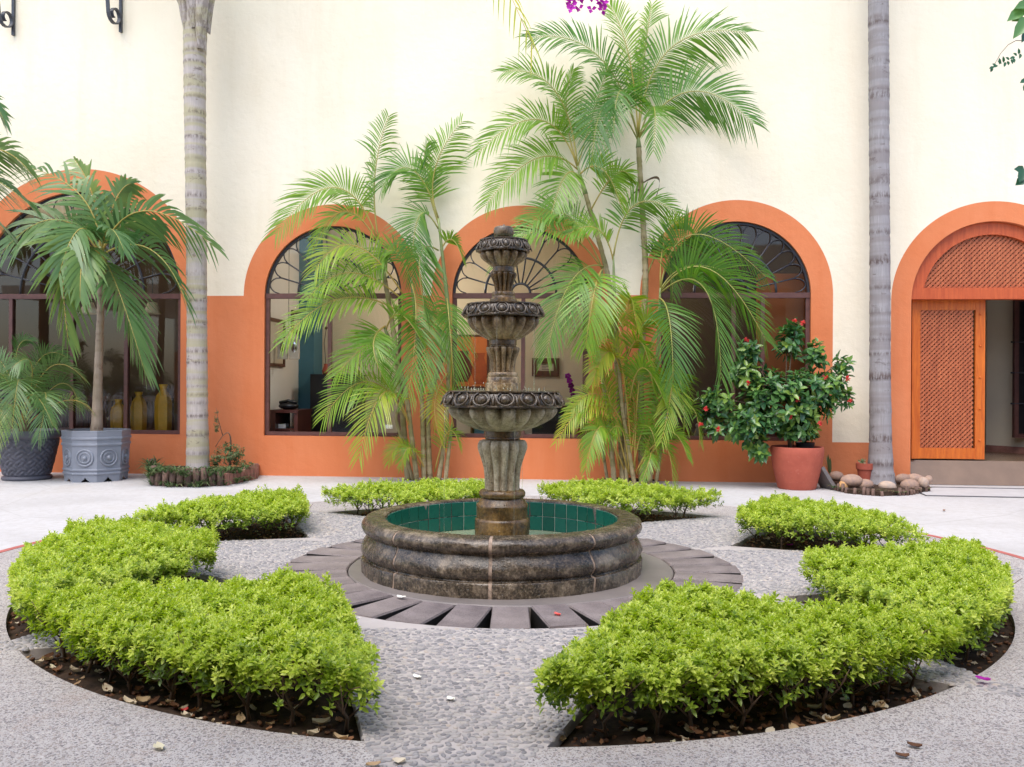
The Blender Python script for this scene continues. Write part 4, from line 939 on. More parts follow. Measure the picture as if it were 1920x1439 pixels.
def bowl(rt, ytop, ylip, ybot, hb, lobes, eggs, mats, name, phase):
    """rt rim half width, ytop rim top, ylip lower lip, ybot underside end, hb half width there"""
    b = bpy.data.objects.new(name, None); col.objects.link(b); b.parent = fountain; b.location = (0, 0, zf(ytop))
    hgt = ylip-ytop; ru = rt*.925
    under = arch_sm([(hb*.8, ybot+1), (hb*1.15, ybot-.5), (ru*.62, ybot-(ybot-ylip)*.18), (ru*.88, ybot-(ybot-ylip)*.5), (ru*.985, ybot-(ybot-ylip)*.78), (ru*.96, ylip+1.2), (ru*.86, ylip)], 4)
    fpart('gadrooned_bowl', under, mats[0], lobes=lobes, depth=.24, dfun=lambda x: .3+.7*min(1, x*1.5), power=.8, phase=phase, parent=b)
    rim = [(ru*.8, ylip+.6), (rt*.99, ylip+.2), (rt, ylip-2.2), (rt*.985, ylip-4.2), (rt*.955, ylip-5), (rt*.955, ytop+hgt*.5), (rt*.93, ytop+hgt*.28), (rt*.9, ytop+3.5), (rt*.93, ytop+2.4), (rt*.93, ytop+.3), (rt*.9, ytop), (rt*.78, ytop+.6), (rt*.74, ytop+5), (rt*.3, ytop+7)]
    fpart('rim', rim, mats[1], parent=b, n=96)
    mb = MB(); mb.lathe([((rt*.77)/PXM, zf(ytop+1.6)), (.02, zf(ytop+1.6))], 48, FC); mb.build('bowl_water', 'water', b)
    # egg and dart carving
    zc_ = zf(ytop+hgt*.5+.3); rc = rt*.945/PXM; pitch = 2*math.pi/eggs; hw = rc*pitch*.30; hh = hgt/PXM*.34; tilt = R(-24)
    def local(kind):
        mb = MB()
        if kind == 'egg': mb.ball((0, 0, 0), (hw*.78, hw*.62, hh*.92), None, 12, 8)
        elif kind == 'ring':
            pts = [Vector((hw*1.22*math.sin(t), -.35*hw*math.cos(t*.4), -hh*1.32*math.cos(t)+.0)) for t in [math.pi*(-.84+1.68*i/14) for i in range(15)]]
            mb.tube(pts, [hw*.17]*15, 6)
        else:
            mb.ball((0, 0, -hh*.12), (hw*.26, hw*.3, hh*1.1), None, 8, 6)
        o = mb.build(kind, mats[1], None, True, flat_origin=False); me = o.data; bpy.data.objects.remove(o); return me
    me, mr, md = local('egg'), local('ring'), local('dart')
    for i in range(eggs):
        a = i*pitch+phase; q = FC+Vector((rc*math.cos(a), rc*math.sin(a), zc_)); rz = a+math.pi/2
        place(me, 'egg_ornament', b, q, (tilt, 0, rz)); place(mr, 'egg_surround', b, q, (tilt, 0, rz))
        a += pitch/2; q = FC+Vector((rc*math.cos(a), rc*math.sin(a), zc_)); place(md, 'dart_ornament', b, q, (tilt, 0, a+math.pi/2))
    return b
bowl(112, 733, 763, 808, 34, 18, 16, ('stone_pale', 'stone_rim'), 'bottom_bowl', -math.pi/2+.05)
fpart('upper_pedestal', [(33, 740), (33.5, 722), (33, 719), (30, 718), (30, 709), (28, 707)], 'stone_mid')
fpart('upper_pedestal_ring', [(26, 709), (28.5, 706), (28.5, 702), (26.5, 699), (20, 698)], 'stone_mid')
fpart('fluted_baluster', arch_sm([(22, 700), (22.5, 690), (24.5, 676), (29, 664), (31.5, 656), (30, 651.5), (20, 651)], 4), 'stone_mid', lobes=12, depth=.38, power=.75, phase=.2)
fpart('neck_ring', [(22, 653), (25, 650), (24, 648), (25.5, 647), (25.5, 637), (25, 635)], 'stone_drum')
bowl(74.5, 571, 596, 638, 25, 16, 14, ('stone_mid', 'stone_rim'), 'middle_bowl', -math.pi/2-.02)
fpart('upper_pedestal', [(25, 576), (26, 567), (25.5, 562), (22, 560), (21, 556)], 'stone_drum')
fpart('upper_pedestal_ring', [(19, 558), (21.5, 555.5), (21.5, 550), (19, 547.5), (14, 547)], 'stone_drum')
fpart('fluted_baluster', arch_sm([(16.5, 548), (17, 541), (19, 532), (23, 522), (25, 516), (23.5, 512.5), (15, 512)], 4), 'stone_drum', lobes=12, depth=.38, power=.75, phase=.1)
fpart('neck_ring', [(17, 514), (20.5, 511), (20.5, 503), (20, 500)], 'stone_drum')
bowl(49, 451, 474, 501, 20, 14, 13, ('stone_mid', 'stone_rim'), 'top_bowl', -math.pi/2+.1)
fpart('finial', arch_sm([(17, 455), (17, 451), (14, 449), (13, 446), (17.5, 443), (19, 438), (18.5, 430), (15, 426), (4, 425), (2, 422), (0, 421)], 3), 'stone_rim')
# thin strings of falling water and splashes
for rt, y0, y1, cnt in ((72, 598, 735, 5), (109, 765, 1000, 3)):
    for i in range(cnt):
        a = rnd.uniform(0, 2*math.pi); r_ = rt/PXM*1.0; mb = MB(); z0, z1 = zf(y0), max(.13, zf(y1)); p = FC+Vector((r_*math.cos(a), r_*math.sin(a), 0))
        mb.tube([p+Vector((rnd.uniform(-.002, .002), 0, z0+(z1-z0)*k/8)) for k in range(9)], [.0011*(1+.5*rnd.random()) for k in range(9)], 5); mb.build('water_string', 'drop', fountain)
mb = MB()
for i in range(46):
    a = rnd.uniform(0, 2*math.pi); r_ = rnd.uniform(.14, .33); p = FC+Vector((r_*math.cos(a), r_*math.sin(a), zf(734)+.012+rnd.random()**3*.05)); mb.ball(p, (.0035, .0035, rnd.uniform(.004, .016)), None, 6, 4)
mb.build('water_splash', 'drop', fountain, True, kind='stuff')

# ------------------------------------------------------------------ hedges
rng = np.random.default_rng(11)
def hedge(k, label, shoots, H, leaf, nstem, tone=0.0, tmax=.985):
    A = BEDS[k]; apex = pol(A[3], A[2]); cen = bed_point(k, .5, .62)
    root = thing('hedge', label, 'hedge', (cen.x, cen.y, -.04), 'low hedges in the star-shaped beds')
    c0, c1 = pol(RB, A[0]), pol(RB, A[1])
    n = shoots
    s = rng.uniform(-.03 if k == 0 else -.09, 1.03 if k == 7 else 1.09, n*3); t = np.sqrt(rng.uniform(.012, 1.0, n*3))*tmax
    ang = np.radians(A[0]+(A[1]-A[0])*s)
    ox, oy = GC.x+RB*np.cos(ang), GC.y+RB*np.sin(ang)
    x = apex.x+(ox-apex.x)*t; y = apex.y+(oy-apex.y)*t
    wid = (c1-c0).length*t
    e = np.minimum(np.minimum(s, 1-s)*wid, (tmax-t)*1.3)
    # patchy canopy: bumps, and thin places
    den = .5+.5*np.sin(x*7.3+k)*np.cos(y*6.1+2*k)+.35*np.sin(x*17+y*13+k*3)
    keep = (rng.uniform(0, 1, n*3) < .5+.5*den) & (e > -.12)
    idx = np.nonzero(keep)[0][:n]; s, t, x, y, e = s[idx], t[idx], x[idx], y[idx], e[idx]; n = len(idx)
    top = H*(.88+.12*np.clip(e/.08, 0, 1))*(1+.08*np.sin(x*8.5+k*2)*np.cos(y*7.7)+.075*np.sin(x*23+y*19)+.07*np.sin(x*41-y*37))
    low = np.where(e < .13, .085+.06*rng.uniform(0, 1, n), top-.12)
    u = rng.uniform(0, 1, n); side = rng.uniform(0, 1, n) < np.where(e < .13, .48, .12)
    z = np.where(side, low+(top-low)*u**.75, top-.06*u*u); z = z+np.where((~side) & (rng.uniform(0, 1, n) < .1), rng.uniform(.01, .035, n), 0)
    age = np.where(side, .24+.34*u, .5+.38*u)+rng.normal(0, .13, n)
    out = np.stack([x-cen.x, y-cen.y, np.zeros(n)], 1); out /= np.linalg.norm(out, axis=1, keepdims=True)+1e-6
    edge = np.clip(1-e/.12, 0, 1)[:, None]
    up = np.stack([rng.normal(0, .22, n), rng.normal(0, .22, n), np.ones(n)], 1)+out*edge*np.where(side, 1.1, .45)[:, None]
    up /= np.linalg.norm(up, axis=1, keepdims=True)
    ref = np.tile(np.array([[.31, .87, .1]]), (n, 1)); a1 = np.cross(up, ref); a1 /= np.linalg.norm(a1, axis=1, keepdims=True); a2 = np.cross(up, a1)
    P, D, Nn, L, W, T = [], [], [], [], [], []
    nl = 8; ph = rng.uniform(0, 6.28, n)
    base = np.stack([x, y, z], 1)
    for j in range(nl):
        f = j/(nl-1); az = ph+j*2.4; el = np.radians(8+58*f)+rng.normal(0, .16, n)
        rad = a1*np.cos(az)[:, None]+a2*np.sin(az)[:, None]
        D.append(rad*np.cos(el)[:, None]+up*np.sin(el)[:, None]); Nn.append(up*np.cos(el)[:, None]-rad*np.sin(el)[:, None]+rng.normal(0, .18, (n, 3)))
        P.append(base-up*(.030*(1-f))[..., None] if np.ndim(f) else base-up*.030*(1-f))
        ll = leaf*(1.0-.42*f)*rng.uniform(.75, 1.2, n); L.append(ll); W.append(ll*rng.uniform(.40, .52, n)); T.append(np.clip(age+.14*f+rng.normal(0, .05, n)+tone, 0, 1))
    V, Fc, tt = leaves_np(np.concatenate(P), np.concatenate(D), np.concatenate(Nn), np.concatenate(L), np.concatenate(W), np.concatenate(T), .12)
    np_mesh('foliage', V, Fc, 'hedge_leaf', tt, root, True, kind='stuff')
    # woody stems
    for q in range(nstem):
        ss, tt_ = (q+.5+rnd.uniform(-.3, .3))/nstem, (.90 if q % 2 else rnd.uniform(.3, .85)); p = bed_point(k, ss, tt_*tmax); p.z = -.05; mb = MB()
        trunk_ = [p, p+Vector((rnd.uniform(-.02, .02), rnd.uniform(-.02, .02), .07)), p+Vector((rnd.uniform(-.04, .04), rnd.uniform(-.04, .04), .14))]
        mb.tube(trunk_, [.0095, .0075, .006], 6)
        for b in range(6):
            a = b*1.05+rnd.random(); d = Vector((math.cos(a), math.sin(a), 0)); r1 = rnd.uniform(.04, .09); r2 = rnd.uniform(.08, .17); st = trunk_[1+(b % 2)]
            m_ = st+d*r1+Vector((0, 0, rnd.uniform(.05, .08))); tip = st+d*r2+Vector((0, 0, rnd.uniform(.10, H*.62)))
            mb.tube([st, m_, tip], [.0045, .0032, .0016], 5)
            for g in range(2): mb.tube([m_, m_+d*rnd.uniform(-.03, .06)+Vector((rnd.uniform(-.05, .05), rnd.uniform(-.05, .05), rnd.uniform(.05, .12)))], [.0026, .0012], 4)
        mb.build('stem', 'twig', root)
    return root
hedge(0, 'large lime-green hedge in the front bed right of the pebble path', 8200, .285, .034, 18)
hedge(7, 'large lime-green hedge in the front bed left of the pebble path', 8200, .285, .034, 18)
hedge(1, 'lime-green hedge in the bed at the right edge, behind the front-right hedge', 7600, .28, .033, 14)
hedge(6, 'lime-green hedge in the bed at the left edge, behind the front-left hedge', 7600, .29, .033, 14)
hedge(2, 'hedge in the bed right of the fountain, before the red border strip', 4600, .275, .034, 12)
hedge(5, 'hedge in the bed left of the fountain, before the left palm trunk', 4600, .275, .034, 12)
hedge(3, 'far hedge behind the fountain on the right, before the areca palms', 3600, .27, .035, 11)
hedge(4, 'far hedge behind the fountain on the left, before the orange wall', 3600, .27, .035, 11)

# fallen leaves: curled dry leaves singly in the two front beds, small crumbs as one mass
def curl_leaf(mb, c, L, W, yaw, lift, tint, tilt=0.0):
    cr, sr = math.cos(yaw), math.sin(yaw); mb.tint = tint; vs = []; nu = 5
    for i in range(nu):
        f = i/(nu-1); w = W*math.sin(math.pi*(.06+.88*f))**.8
        for s_ in (-1, 0, 1):
            x = (f-.5)*L; y = s_*w*.5; z = lift*(abs(s_)*.9+(2*f-1)**2*.7)+tilt*x+rnd.uniform(-.002, .002)
            vs.append((c[0]+x*cr-y*sr, c[1]+x*sr+y*cr, c[2]+z))
    mb.add(vs, [(3*i+j, 3*i+j+1, 3*i+4+j, 3*i+3+j) for i in range(nu-1) for j in range(2)])
lit = []
for q in range(8):
    mb = MB(); curl_leaf(mb, (0, 0, 0.004), rnd.uniform(.045, .075), rnd.uniform(.032, .05), 0, rnd.uniform(.006, .016), rnd.random()*.92, rnd.uniform(-.2, .2))
    o = mb.build('fallen_leaf', 'dry_leaf', None, True, flat_origin=False); lit.append(o.data); bpy.data.objects.remove(o)
for k, lab in ((0, 'curled dry leaf on the dark soil under the front-right hedge'), (7, 'curled dry leaf on the dark soil under the front-left hedge')):
    for i in range(56):
        p = bed_point(k, rnd.uniform(.04, .97), rnd.uniform(.80, .985)); p.z = -.022
        o = place(lit[rnd.randrange(8)], 'fallen_leaf', None, p, (rnd.uniform(-.3, .3), rnd.uniform(-.3, .3), rnd.uniform(0, 6.28)), (rnd.uniform(.6, 1.05),)*3)
        tag(o, lab, 'leaf', 'dry leaves under the '+('front-right' if k == 0 else 'front-left')+' hedge')
mb = MB()
for k in range(NB):
    for i in range(150):
        p = bed_point(k, rnd.random(), math.sqrt(rnd.uniform(.1, .98))); p.z = -.03; curl_leaf(mb, p, rnd.uniform(.02, .045), rnd.uniform(.012, .03), rnd.uniform(0, 6.28), rnd.uniform(.002, .01), rnd.random()*.95, rnd.uniform(-.3, .3))
    for i in range(260):
        p = bed_point(k, rnd.random(), math.sqrt(rnd.uniform(.05, .99))); p.z = -.03; mb.tint = rnd.random()*.25; mb.ball(p, (rnd.uniform(.006, .016), rnd.uniform(.006, .014), rnd.uniform(.005, .011)), None, 5, 3, .4)
mb.build('leaf_litter', 'dry_leaf', None, True, 'crumbled leaf litter and clods strewn over the bed soil', 'litter', None, 'stuff', flat_origin=False)
# single leaves and petals on the paving and on the hedges
def loose(px, py, L, W, tint, lab, m='dry_leaf', z=.006, name='fallen_leaf', cat='leaf', Y=None):
    p = ground(px, py, z) if Y is None else at(px, py, Y); mb = MB(); curl_leaf(mb, p, L, W, rnd.uniform(-1, 1), .008, tint); mb.build(name, m, None, True, lab, cat)
loose(298, 1403, .055, .04, .92, 'curled yellow-green leaf lying alone on the aggregate paving, bottom left')
loose(1715, 1400, .05, .03, .05, 'dark leaf lying alone on the aggregate paving, bottom right')
loose(1692, 1419, .045, .03, .1, 'dark crumpled leaf at the bottom right edge of the paving')
loose(748, 1429, .045, .04, .86, 'cream petal on the pebbles at the bottom of the picture', name='fallen_petal', cat='petal')
loose(700, 1436, .05, .03, .6, 'tan petal on the aggregate at the bottom of the picture', name='fallen_petal', cat='petal')
loose(782, 1271, .05, .028, .9, 'white petal lying in the middle of the pebble path', 'petal', name='fallen_petal', cat='petal')
loose(845, 1313, .04, .028, .9, 'smaller white petal lower on the pebble path', 'petal', name='fallen_petal', cat='petal')
loose(752, 1121, .06, .04, .9, 'white petal on the dark pavers left of the basin', 'petal', z=.014, name='fallen_petal', cat='petal')
loose(1045, 1153, .05, .035, .9, 'pink petal on the dark pavers right of the basin front', 'flower', z=.014, name='fallen_petal', cat='petal')
loose(1843, 1275, .06, .045, .5, 'magenta bract on the corner of the front-right bed', 'bougain', z=.02, name='fallen_bract', cat='petal')
loose(1481, 1023, .06, .05, .5, 'magenta bract on the soil before the hedge right of the fountain', 'bougain', z=-.01, name='fallen_bract', cat='petal')
loose(1160, 1237, .06, .05, .7, 'magenta bract caught on top of the front-right hedge', 'bougain', name='fallen_bract', cat='petal', Y=4.05)
loose(1365, 1132, .07, .05, .9, 'white petal caught on the front-right hedge', 'petal', name='fallen_petal', cat='petal', Y=4.35)
loose(325, 1106, .07, .05, .9, 'white petal on the left part of the front-left hedge', 'petal', name='fallen_petal', cat='petal', Y=4.35)
loose(418, 1166, .06, .05, .9, 'white petal in the middle of the front-left hedge', 'petal', name='fallen_petal', cat='petal', Y=3.95)
loose(576, 1121, .05, .05, .9, 'white petal near the tip of the front-left hedge', 'petal', name='fallen_petal', cat='petal', Y=4.3)
loose(1770, 958, .07, .03, .3, 'small leaf alone on the pale concrete at the right')
loose(346, 1333, .03, .02, .4, 'pink petal at the soil edge of the front-left bed', 'flower', z=-.01, name='fallen_petal', cat='petal')

# ------------------------------------------------------------------ tall palm trunks
def ring_trunk(root, pts, m, spacing, n=22, seg=0.035, depth=.035):
    """pts: (Vector, radius) from the ground up; ring scars as real steps"""
    mb = MB(); out = []; rad = []; dk = []; rdark = .3
    tot = sum((pts[i+1][0]-pts[i][0]).length for i in range(len(pts)-1)); s = 0; nxt = spacing*.6; last = 0
    for i in range(len(pts)-1):
        a, b = pts[i], pts[i+1]; ln = (b[0]-a[0]).length; k = max(1, int(ln/seg))
        for j in range(k):
            f = j/k; s_ = s+ln*f
            if s_ >= nxt: last = nxt; nxt += spacing*rnd.uniform(.45, 1.6); rdark = .25+.75*rnd.random()
            x = (s_-last)/max(.01, nxt-last); r = a[1]+(b[1]-a[1])*f
            dk.append(rdark if x < .16 else (rdark*.5 if x < .28 else 0.0)); out.append(a[0].lerp(b[0], f)+Vector((rnd.uniform(-.002, .002), rnd.uniform(-.002, .002), 0))); rad.append(r*(1-depth*.5+depth*((1-x)**3)-depth*.7*(x > .93)))
        s += ln
    out.append(pts[-1][0]); rad.append(pts[-1][1]); dk.append(0.0); mb.tube(out, rad, n); mb.t = [d for d in dk for _ in range(n)]; return mb.build('trunk', m, root, True)
def tall(px, py, name, label, xs, m, spacing, topz):
    """xs: (px centre, py, half width px) samples of the trunk, bottom first"""
    b = ground(px, py); Y = b.y; root = thing(name, label, 'palm tree', b, 'tall ringed palms')
    pts = [(at(x, y, Y), w*Y/F_PX) for x, y, w in xs]; pts[0][0].z = -.02
    p, r = pts[-1]; pts.append((Vector((p.x, p.y, topz)), r*.86))
    ring_trunk(root, pts, m, spacing); return root, pts[-1][0], r*.86
lp, ltop, lr = tall(370, 899, 'palm_tree', 'tall pale palm trunk with peeling bark left of the windows', [(371, 899, 25), (371, 870, 21.5), (370, 780, 19.5), (369, 560, 18.5), (368, 420, 19), (366, 250, 19.5), (365, 110, 20.5), (366, 60, 22)], 'trunk_pale', .16, 6.9)
Yl = lp.location.y
# old leaf bases peeling off near the top of the frame
for i, (x0, y0, x1, y1, w, dn) in enumerate(((356, 95, 340, -20, 12, -.1), (372, 88, 376, -30, 14, -.2), (384, 60, 394, -30, 10, -.08), (350, 40, 334, -10, 8, -.04), (362, 50, 358, -40, 16, -.2))):
    mb = MB(); a, b = at(x0, y0, Yl+dn), at(x1, y1, Yl+dn*1.3); vs = []; W_ = w*Yl/F_PX
    for q in range(7):
        f = q/6; c = a.lerp(b, f)+Vector((0, -.05*math.sin(f*2.6), 0)); ww = W_*(.55+.6*f)
        for s_ in (-1, -.35, .35, 1): vs.append(c+Vector((s_*ww, .10*(abs(s_)**1.6), rnd.uniform(-.008, .008))))
    mb.add(vs, [(4*q+j, 4*q+j+1, 4*q+5+j, 4*q+4+j) for q in range(6) for j in range(3)]); mb.build('leaf_base', 'trunk_pale', lp, True)
rp, rtop, rr_ = tall(1652, 914, 'palm_tree', 'tall blue-grey ringed palm trunk between the shrub and the lattice door', [(1652, 914, 29), (1651, 880, 23), (1651, 820, 20), (1650, 700, 19), (1650, 500, 18.5), (1649, 350, 18), (1648, 150, 18.5), (1647, 0, 18.5)], 'trunk_blue', .27, 7.2)
for root, top, r0, nf in ((lp, ltop, lr, 9), (rp, rtop, rr_, 8)):
    mb = MB(); mb.lathe([(r0, 0), (r0*1.15, .15), (r0*.8, .7), (r0*.3, .9)], 16, top); mb.build('crownshaft', 'areca_green', root)
    for i in range(nf):
        a = 2*math.pi*i/nf+.3; d = Vector((math.cos(a), math.sin(a), 0)); b = top+Vector((0, 0, .75)); lng = 1.7 if d.y < .2 else .7
        frond(root, b, b+d*lng*.55+Vector((0, 0, .85)), b+d*lng*1.15+Vector((0, 0, .25)), .55, 26, 0, .05, .3, .35, name='frond')
b = ltop+Vector((0, 0, .75))
frond(lp, b, at(690, -330, Yl-.5), at(1002, 92, Yl-.9), .42, 40, 80, .03, .75, .78, 12, .35, rr=.016)
# ------------------------------------------------------------------ planter round the left trunk: brick and log edging, weeds, a small shrub
plant_l = thing('planter_edging', 'low ring of worn bricks and log stubs round the left palm trunk', 'edging', (lp.location.x, lp.location.y, 0))
corner = [ground(286, 893), ground(290, 911), ground(345, 913), ground(420, 911), ground(478, 898), ground(484, 889)]
poly = []
for i in range(len(corner)-1):
    n_ = max(1, int((corner[i+1]-corner[i]).length/.085))
    for j in range(n_):
        p = corner[i].lerp(corner[i+1], (j+.5)/n_); d = (corner[i+1]-corner[i]); yaw = math.atan2(d.y, d.x); mb = MB(); h = rnd.uniform(.15, .24)
        mat = Matrix.Rotation(yaw+rnd.uniform(-.1, .1), 3, 'Z') @ Matrix.Rotation(rnd.uniform(-.08, .08), 3, 'X')
        if i >= 3: mb.box(p+Vector((0, 0, h*.4)), (.075, .06, h*.85), mat, .006); mb.build('brick', 'brick', plant_l, False)
        else: mb.tube([p+Vector((0, 0, -.02)), p+Vector((0, 0, h*.5)), p+Vector((rnd.uniform(-.01, .01), 0, h))], [.045, .043, .038], 9); mb.build('log_stub', 'log', plant_l, True)
mb = MB(); mb.prism([(c.x, c.y) for c in corner]+[(WP(wall_u(484), .01, 0).x, WP(wall_u(484), .01, 0).y), (WP(wall_u(288), .01, 0).x, WP(wall_u(288), .01, 0).y)], 0.0, .12); mb.build('planter_soil', 'soil', plant_l, False)
def blades(mb, c, n, L, W, spread, tint, droop=.5):
    for i in range(n):
        a = rnd.uniform(0, 6.28); d = Vector((math.cos(a), math.sin(a), 0)); l = L*rnd.uniform(.5, 1.2); sp = spread*rnd.uniform(.4, 1.3); w = W*rnd.uniform(.6, 1.2); s = Vector((-d.y, d.x, 0)); vs = []; mb.tint = min(1, max(0, tint+rnd.uniform(-.25, .25)))
        for q, wf in ((0, .5), (.35, 1), (.7, .8), (1, .08)):
            p = c+d*sp*l*q+Vector((0, 0, l*(q-droop*q*q))); vs += [p-s*w*wf*.5, p+s*w*wf*.5]
        mb.add(vs, [(2*e, 2*e+1, 2*e+3, 2*e+2) for e in range(3)])
mb = MB()
for i in range(120):
    f = rnd.random()*(len(corner)-2.2); j = int(f); p = corner[j].lerp(corner[j+1], f-j); p = p+Vector((rnd.uniform(-.05, .05), rnd.uniform(-.12, .2), rnd.choice((.0, .12, .17)))); blades(mb, p, 12, rnd.uniform(.12, .24), .016, .9, rnd.choice((.2, .4, .6)), rnd.uniform(.5, 1.0))
mb.build('weeds', 'weed', None, True, 'tangled green and dry weeds spilling over the left planter edging', 'weeds', None, 'stuff', flat_origin=False)
def leafy(root, centres, nshoot, leaf, tint, mat, stems=True, name='foliage', nl=7, flop=0.0, wf=.5, spread=.05):
    """centres: (Vector, (rx,ry,rz)); whorls of leaves scattered through ellipsoids"""
    vols = np.array([r[0]*r[1]*r[2] for _, r in centres])**.7; vols /= vols.sum(); ch = rng.choice(len(centres), nshoot, p=vols)
    C = np.array([tuple(centres[i][0]) for i in ch]); Rr = np.array([centres[i][1] for i in ch])
    d = rng.normal(0, 1, (nshoot, 3)); d /= np.linalg.norm(d, axis=1, keepdims=True); rad = rng.uniform(.25, 1.0, nshoot)**.55
    base = C+d*Rr*rad[:, None]; up = d*.8+np.array([[0, -.15, .7]])+rng.normal(0, .25, (nshoot, 3)); up /= np.linalg.norm(up, axis=1, keepdims=True)
    ref = np.tile(np.array([[.31, .87, .1]]), (nshoot, 1)); a1 = np.cross(up, ref); a1 /= np.linalg.norm(a1, axis=1, keepdims=True); a2 = np.cross(up, a1)
    ph = rng.uniform(0, 6.28, nshoot); P, D, Nn, L, W, T = [], [], [], [], [], []; ag = rng.normal(tint, .15, nshoot)
    for j in range(nl):
        f = j/max(1, nl-1); az = ph+j*2.4; el = np.radians(-5+55*f)+rng.normal(0, .22, nshoot); rv = a1*np.cos(az)[:, None]+a2*np.sin(az)[:, None]
        P.append(base-up*spread*(1-f)); D.append(rv*np.cos(el)[:, None]+up*np.sin(el)[:, None]-np.array([[0, 0, flop]])); Nn.append(up*np.cos(el)[:, None]-rv*np.sin(el)[:, None]+rng.normal(0, .2, (nshoot, 3)))
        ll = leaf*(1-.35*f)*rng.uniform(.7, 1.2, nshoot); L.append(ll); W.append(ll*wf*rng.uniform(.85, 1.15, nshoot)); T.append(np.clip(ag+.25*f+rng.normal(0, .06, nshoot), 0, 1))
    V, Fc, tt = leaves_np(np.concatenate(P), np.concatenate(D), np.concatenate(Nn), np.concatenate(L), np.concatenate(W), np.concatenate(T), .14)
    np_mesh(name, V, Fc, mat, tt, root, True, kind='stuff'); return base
c = at(432, 850, Yl+.05); g = at(430, 886, Yl+.05)
sb = thing('small_shrub', 'small scraggly shrub with an arching twig beside the left palm trunk', 'shrub', (g.x, g.y, .1))
leafy(sb, [(c, (.2, .16, .16)), (at(405, 865, Yl), (.08, .1, .16)), (at(455, 875, Yl), (.12, .1, .1))], 150, .042, .45, 'weed', spread=.03)
mb = MB(); mb.tube(bez(c, at(428, 812, Yl), at(404, 838, Yl), 10), [.012-.0008*i for i in range(11)], 6); mb.tube([at(418, 818, Yl), at(410, 790, Yl), at(405, 765, Yl)], [.006, .004, .002], 5); mb.tube([g, c], [.02, .012], 6); mb.build('stem', 'twig', sb)
leafy(sb, [(at(406, 795, Yl), (.035, .03, .2))], 26, .03, .7, 'weed', name='foliage', spread=.02)

# ------------------------------------------------------------------ stones, stubs and soil round the right trunk
pr_ = thing('planter_edging', 'low dark log stubs and soil round the right palm trunk', 'edging', (rp.location.x, rp.location.y, 0))
cn = [ground(1543, 914), ground(1590, 926), ground(1650, 931), ground(1705, 929), ground(1744, 921)]
mb = MB(); mb.prism([(p.x, p.y) for p in cn]+[(WP(wall_u(1722), .05, 0).x, WP(wall_u(1722), .05, 0).y), (WP(wall_u(1700), .02, 0).x, WP(wall_u(1700), .02, 0).y), (WP(wall_u(1545), .02, 0).x, WP(wall_u(1545), .02, 0).y)], 0.0, .05); mb.build('planter_soil', 'soil', pr_, False)
for i in range(4):
    n_ = 7
    for j in range(n_):
        if rnd.random() < .35: continue
        p = cn[i].lerp(cn[i+1], (j+.5)/n_); mb = MB(); h = rnd.uniform(.05, .11); mb.tube([p+Vector((0, 0, -.02)), p+Vector((rnd.uniform(-.01, .01), rnd.uniform(-.01, .01), h))], [.026, .02], 8); mb.build('log_stub', 'log', pr_, True)
STONES = [(1597, 902, 21, 12, .35, 'mauve rounded stone second from the leaning slate slab'), (1664, 914, 17, 10, .62, 'pale oval stone in front of the right palm trunk'), (1582, 914, 12, 11, 1.0, 'small ochre stone low at the front of the right planter'), (1621, 909, 17, 10, .3, 'mauve stone between the ochre stone and the right palm trunk'),
          (1706, 911, 18, 12, .3, 'round brown stone right of the pale oval one'), (1731, 905, 13, 10, .55, 'pale stone at the right end of the right planter'), (1716, 898, 17, 9, .4, 'flat stone behind the right end of the planter'), (1693, 898, 15, 9, .2, 'dark stone touching the right side of the right palm trunk'), (1568, 893, 14, 9, .15, 'dark brown stone next to the leaning slate slab'), (1741, 900, 9, 8, .45, 'smallest grey stone at the far right of the planter')]
for px, py, rx, rz, tn, lab in STONES:
    g = at(px, py, 10.78 if py > 900 else 11.12); sc_ = g.y/F_PX; mb = MB(); mb.tint = tn; g.z = max(g.z, rz*sc_*.9)
    mb.ball((g.x, g.y, g.z), (rx*sc_, rx*sc_*.75, rz*sc_*1.05), Matrix.Rotation(rnd.uniform(-.3, .3), 3, 'Y') @ Matrix.Rotation(rnd.uniform(0, 3), 3, 'Z') if rx < 14 else Matrix.Rotation(rnd.uniform(-.15, .15), 3, 'Y'), 16, 10, .05)
    mb.build('stone', 'rock', None, True, lab, 'stone', 'stones round the right palm trunk')
mb = MB()
for i in range(26):
    f = rnd.random()*3.9; j = int(f); p = cn[j].lerp(cn[j+1], f-j)+Vector((rnd.uniform(-.05, .05), rnd.uniform(-.03, .22), .03)); blades(mb, p, 7, rnd.uniform(.05, .12), .014, 1.0, rnd.choice((.2, .5, .9)), .8)
blades(mb, at(1556, 893, 11.3), 9, .3, .03, .3, .6, .2)
mb.build('weeds', 'weed', None, True, 'sparse weeds between the stones of the right planter', 'weeds', None, 'stuff', flat_origin=False)
g = ground(1540, 917); mb = MB(); mb.box((g.x+.02, g.y, .135), (.05, .26, .3), Matrix.Rotation(R(-32), 3, 'Y') @ Matrix.Rotation(.3, 3, 'Z'), .008)
mb.build('slate_slab', 'slab', None, False, 'dark slate slab leaning between the terracotta pot and the stones', 'slab')
def pot_shape(mb, c, prof, n=40): return mb.lathe(prof, n, c)
g = at(1621, 895, 11.22); t = thing('flower_pot', 'small dark terracotta pot behind the right palm trunk', 'pot', (g.x, g.y, .05)); sc_ = g.y/F_PX; w_ = 14*sc_; c = Vector((g.x, g.y, .05))
mb = MB(); H = 38*sc_; pot_shape(mb, c, [(0, 0), (w_*.7, 0), (w_*.95, H*.68), (w_*1.1, H*.7), (w_*1.12, H), (w_, H), (w_*.9, H*.85), (0, H*.85)], 24); mb.build('body', 'terracotta', t, True, autosmooth=35)
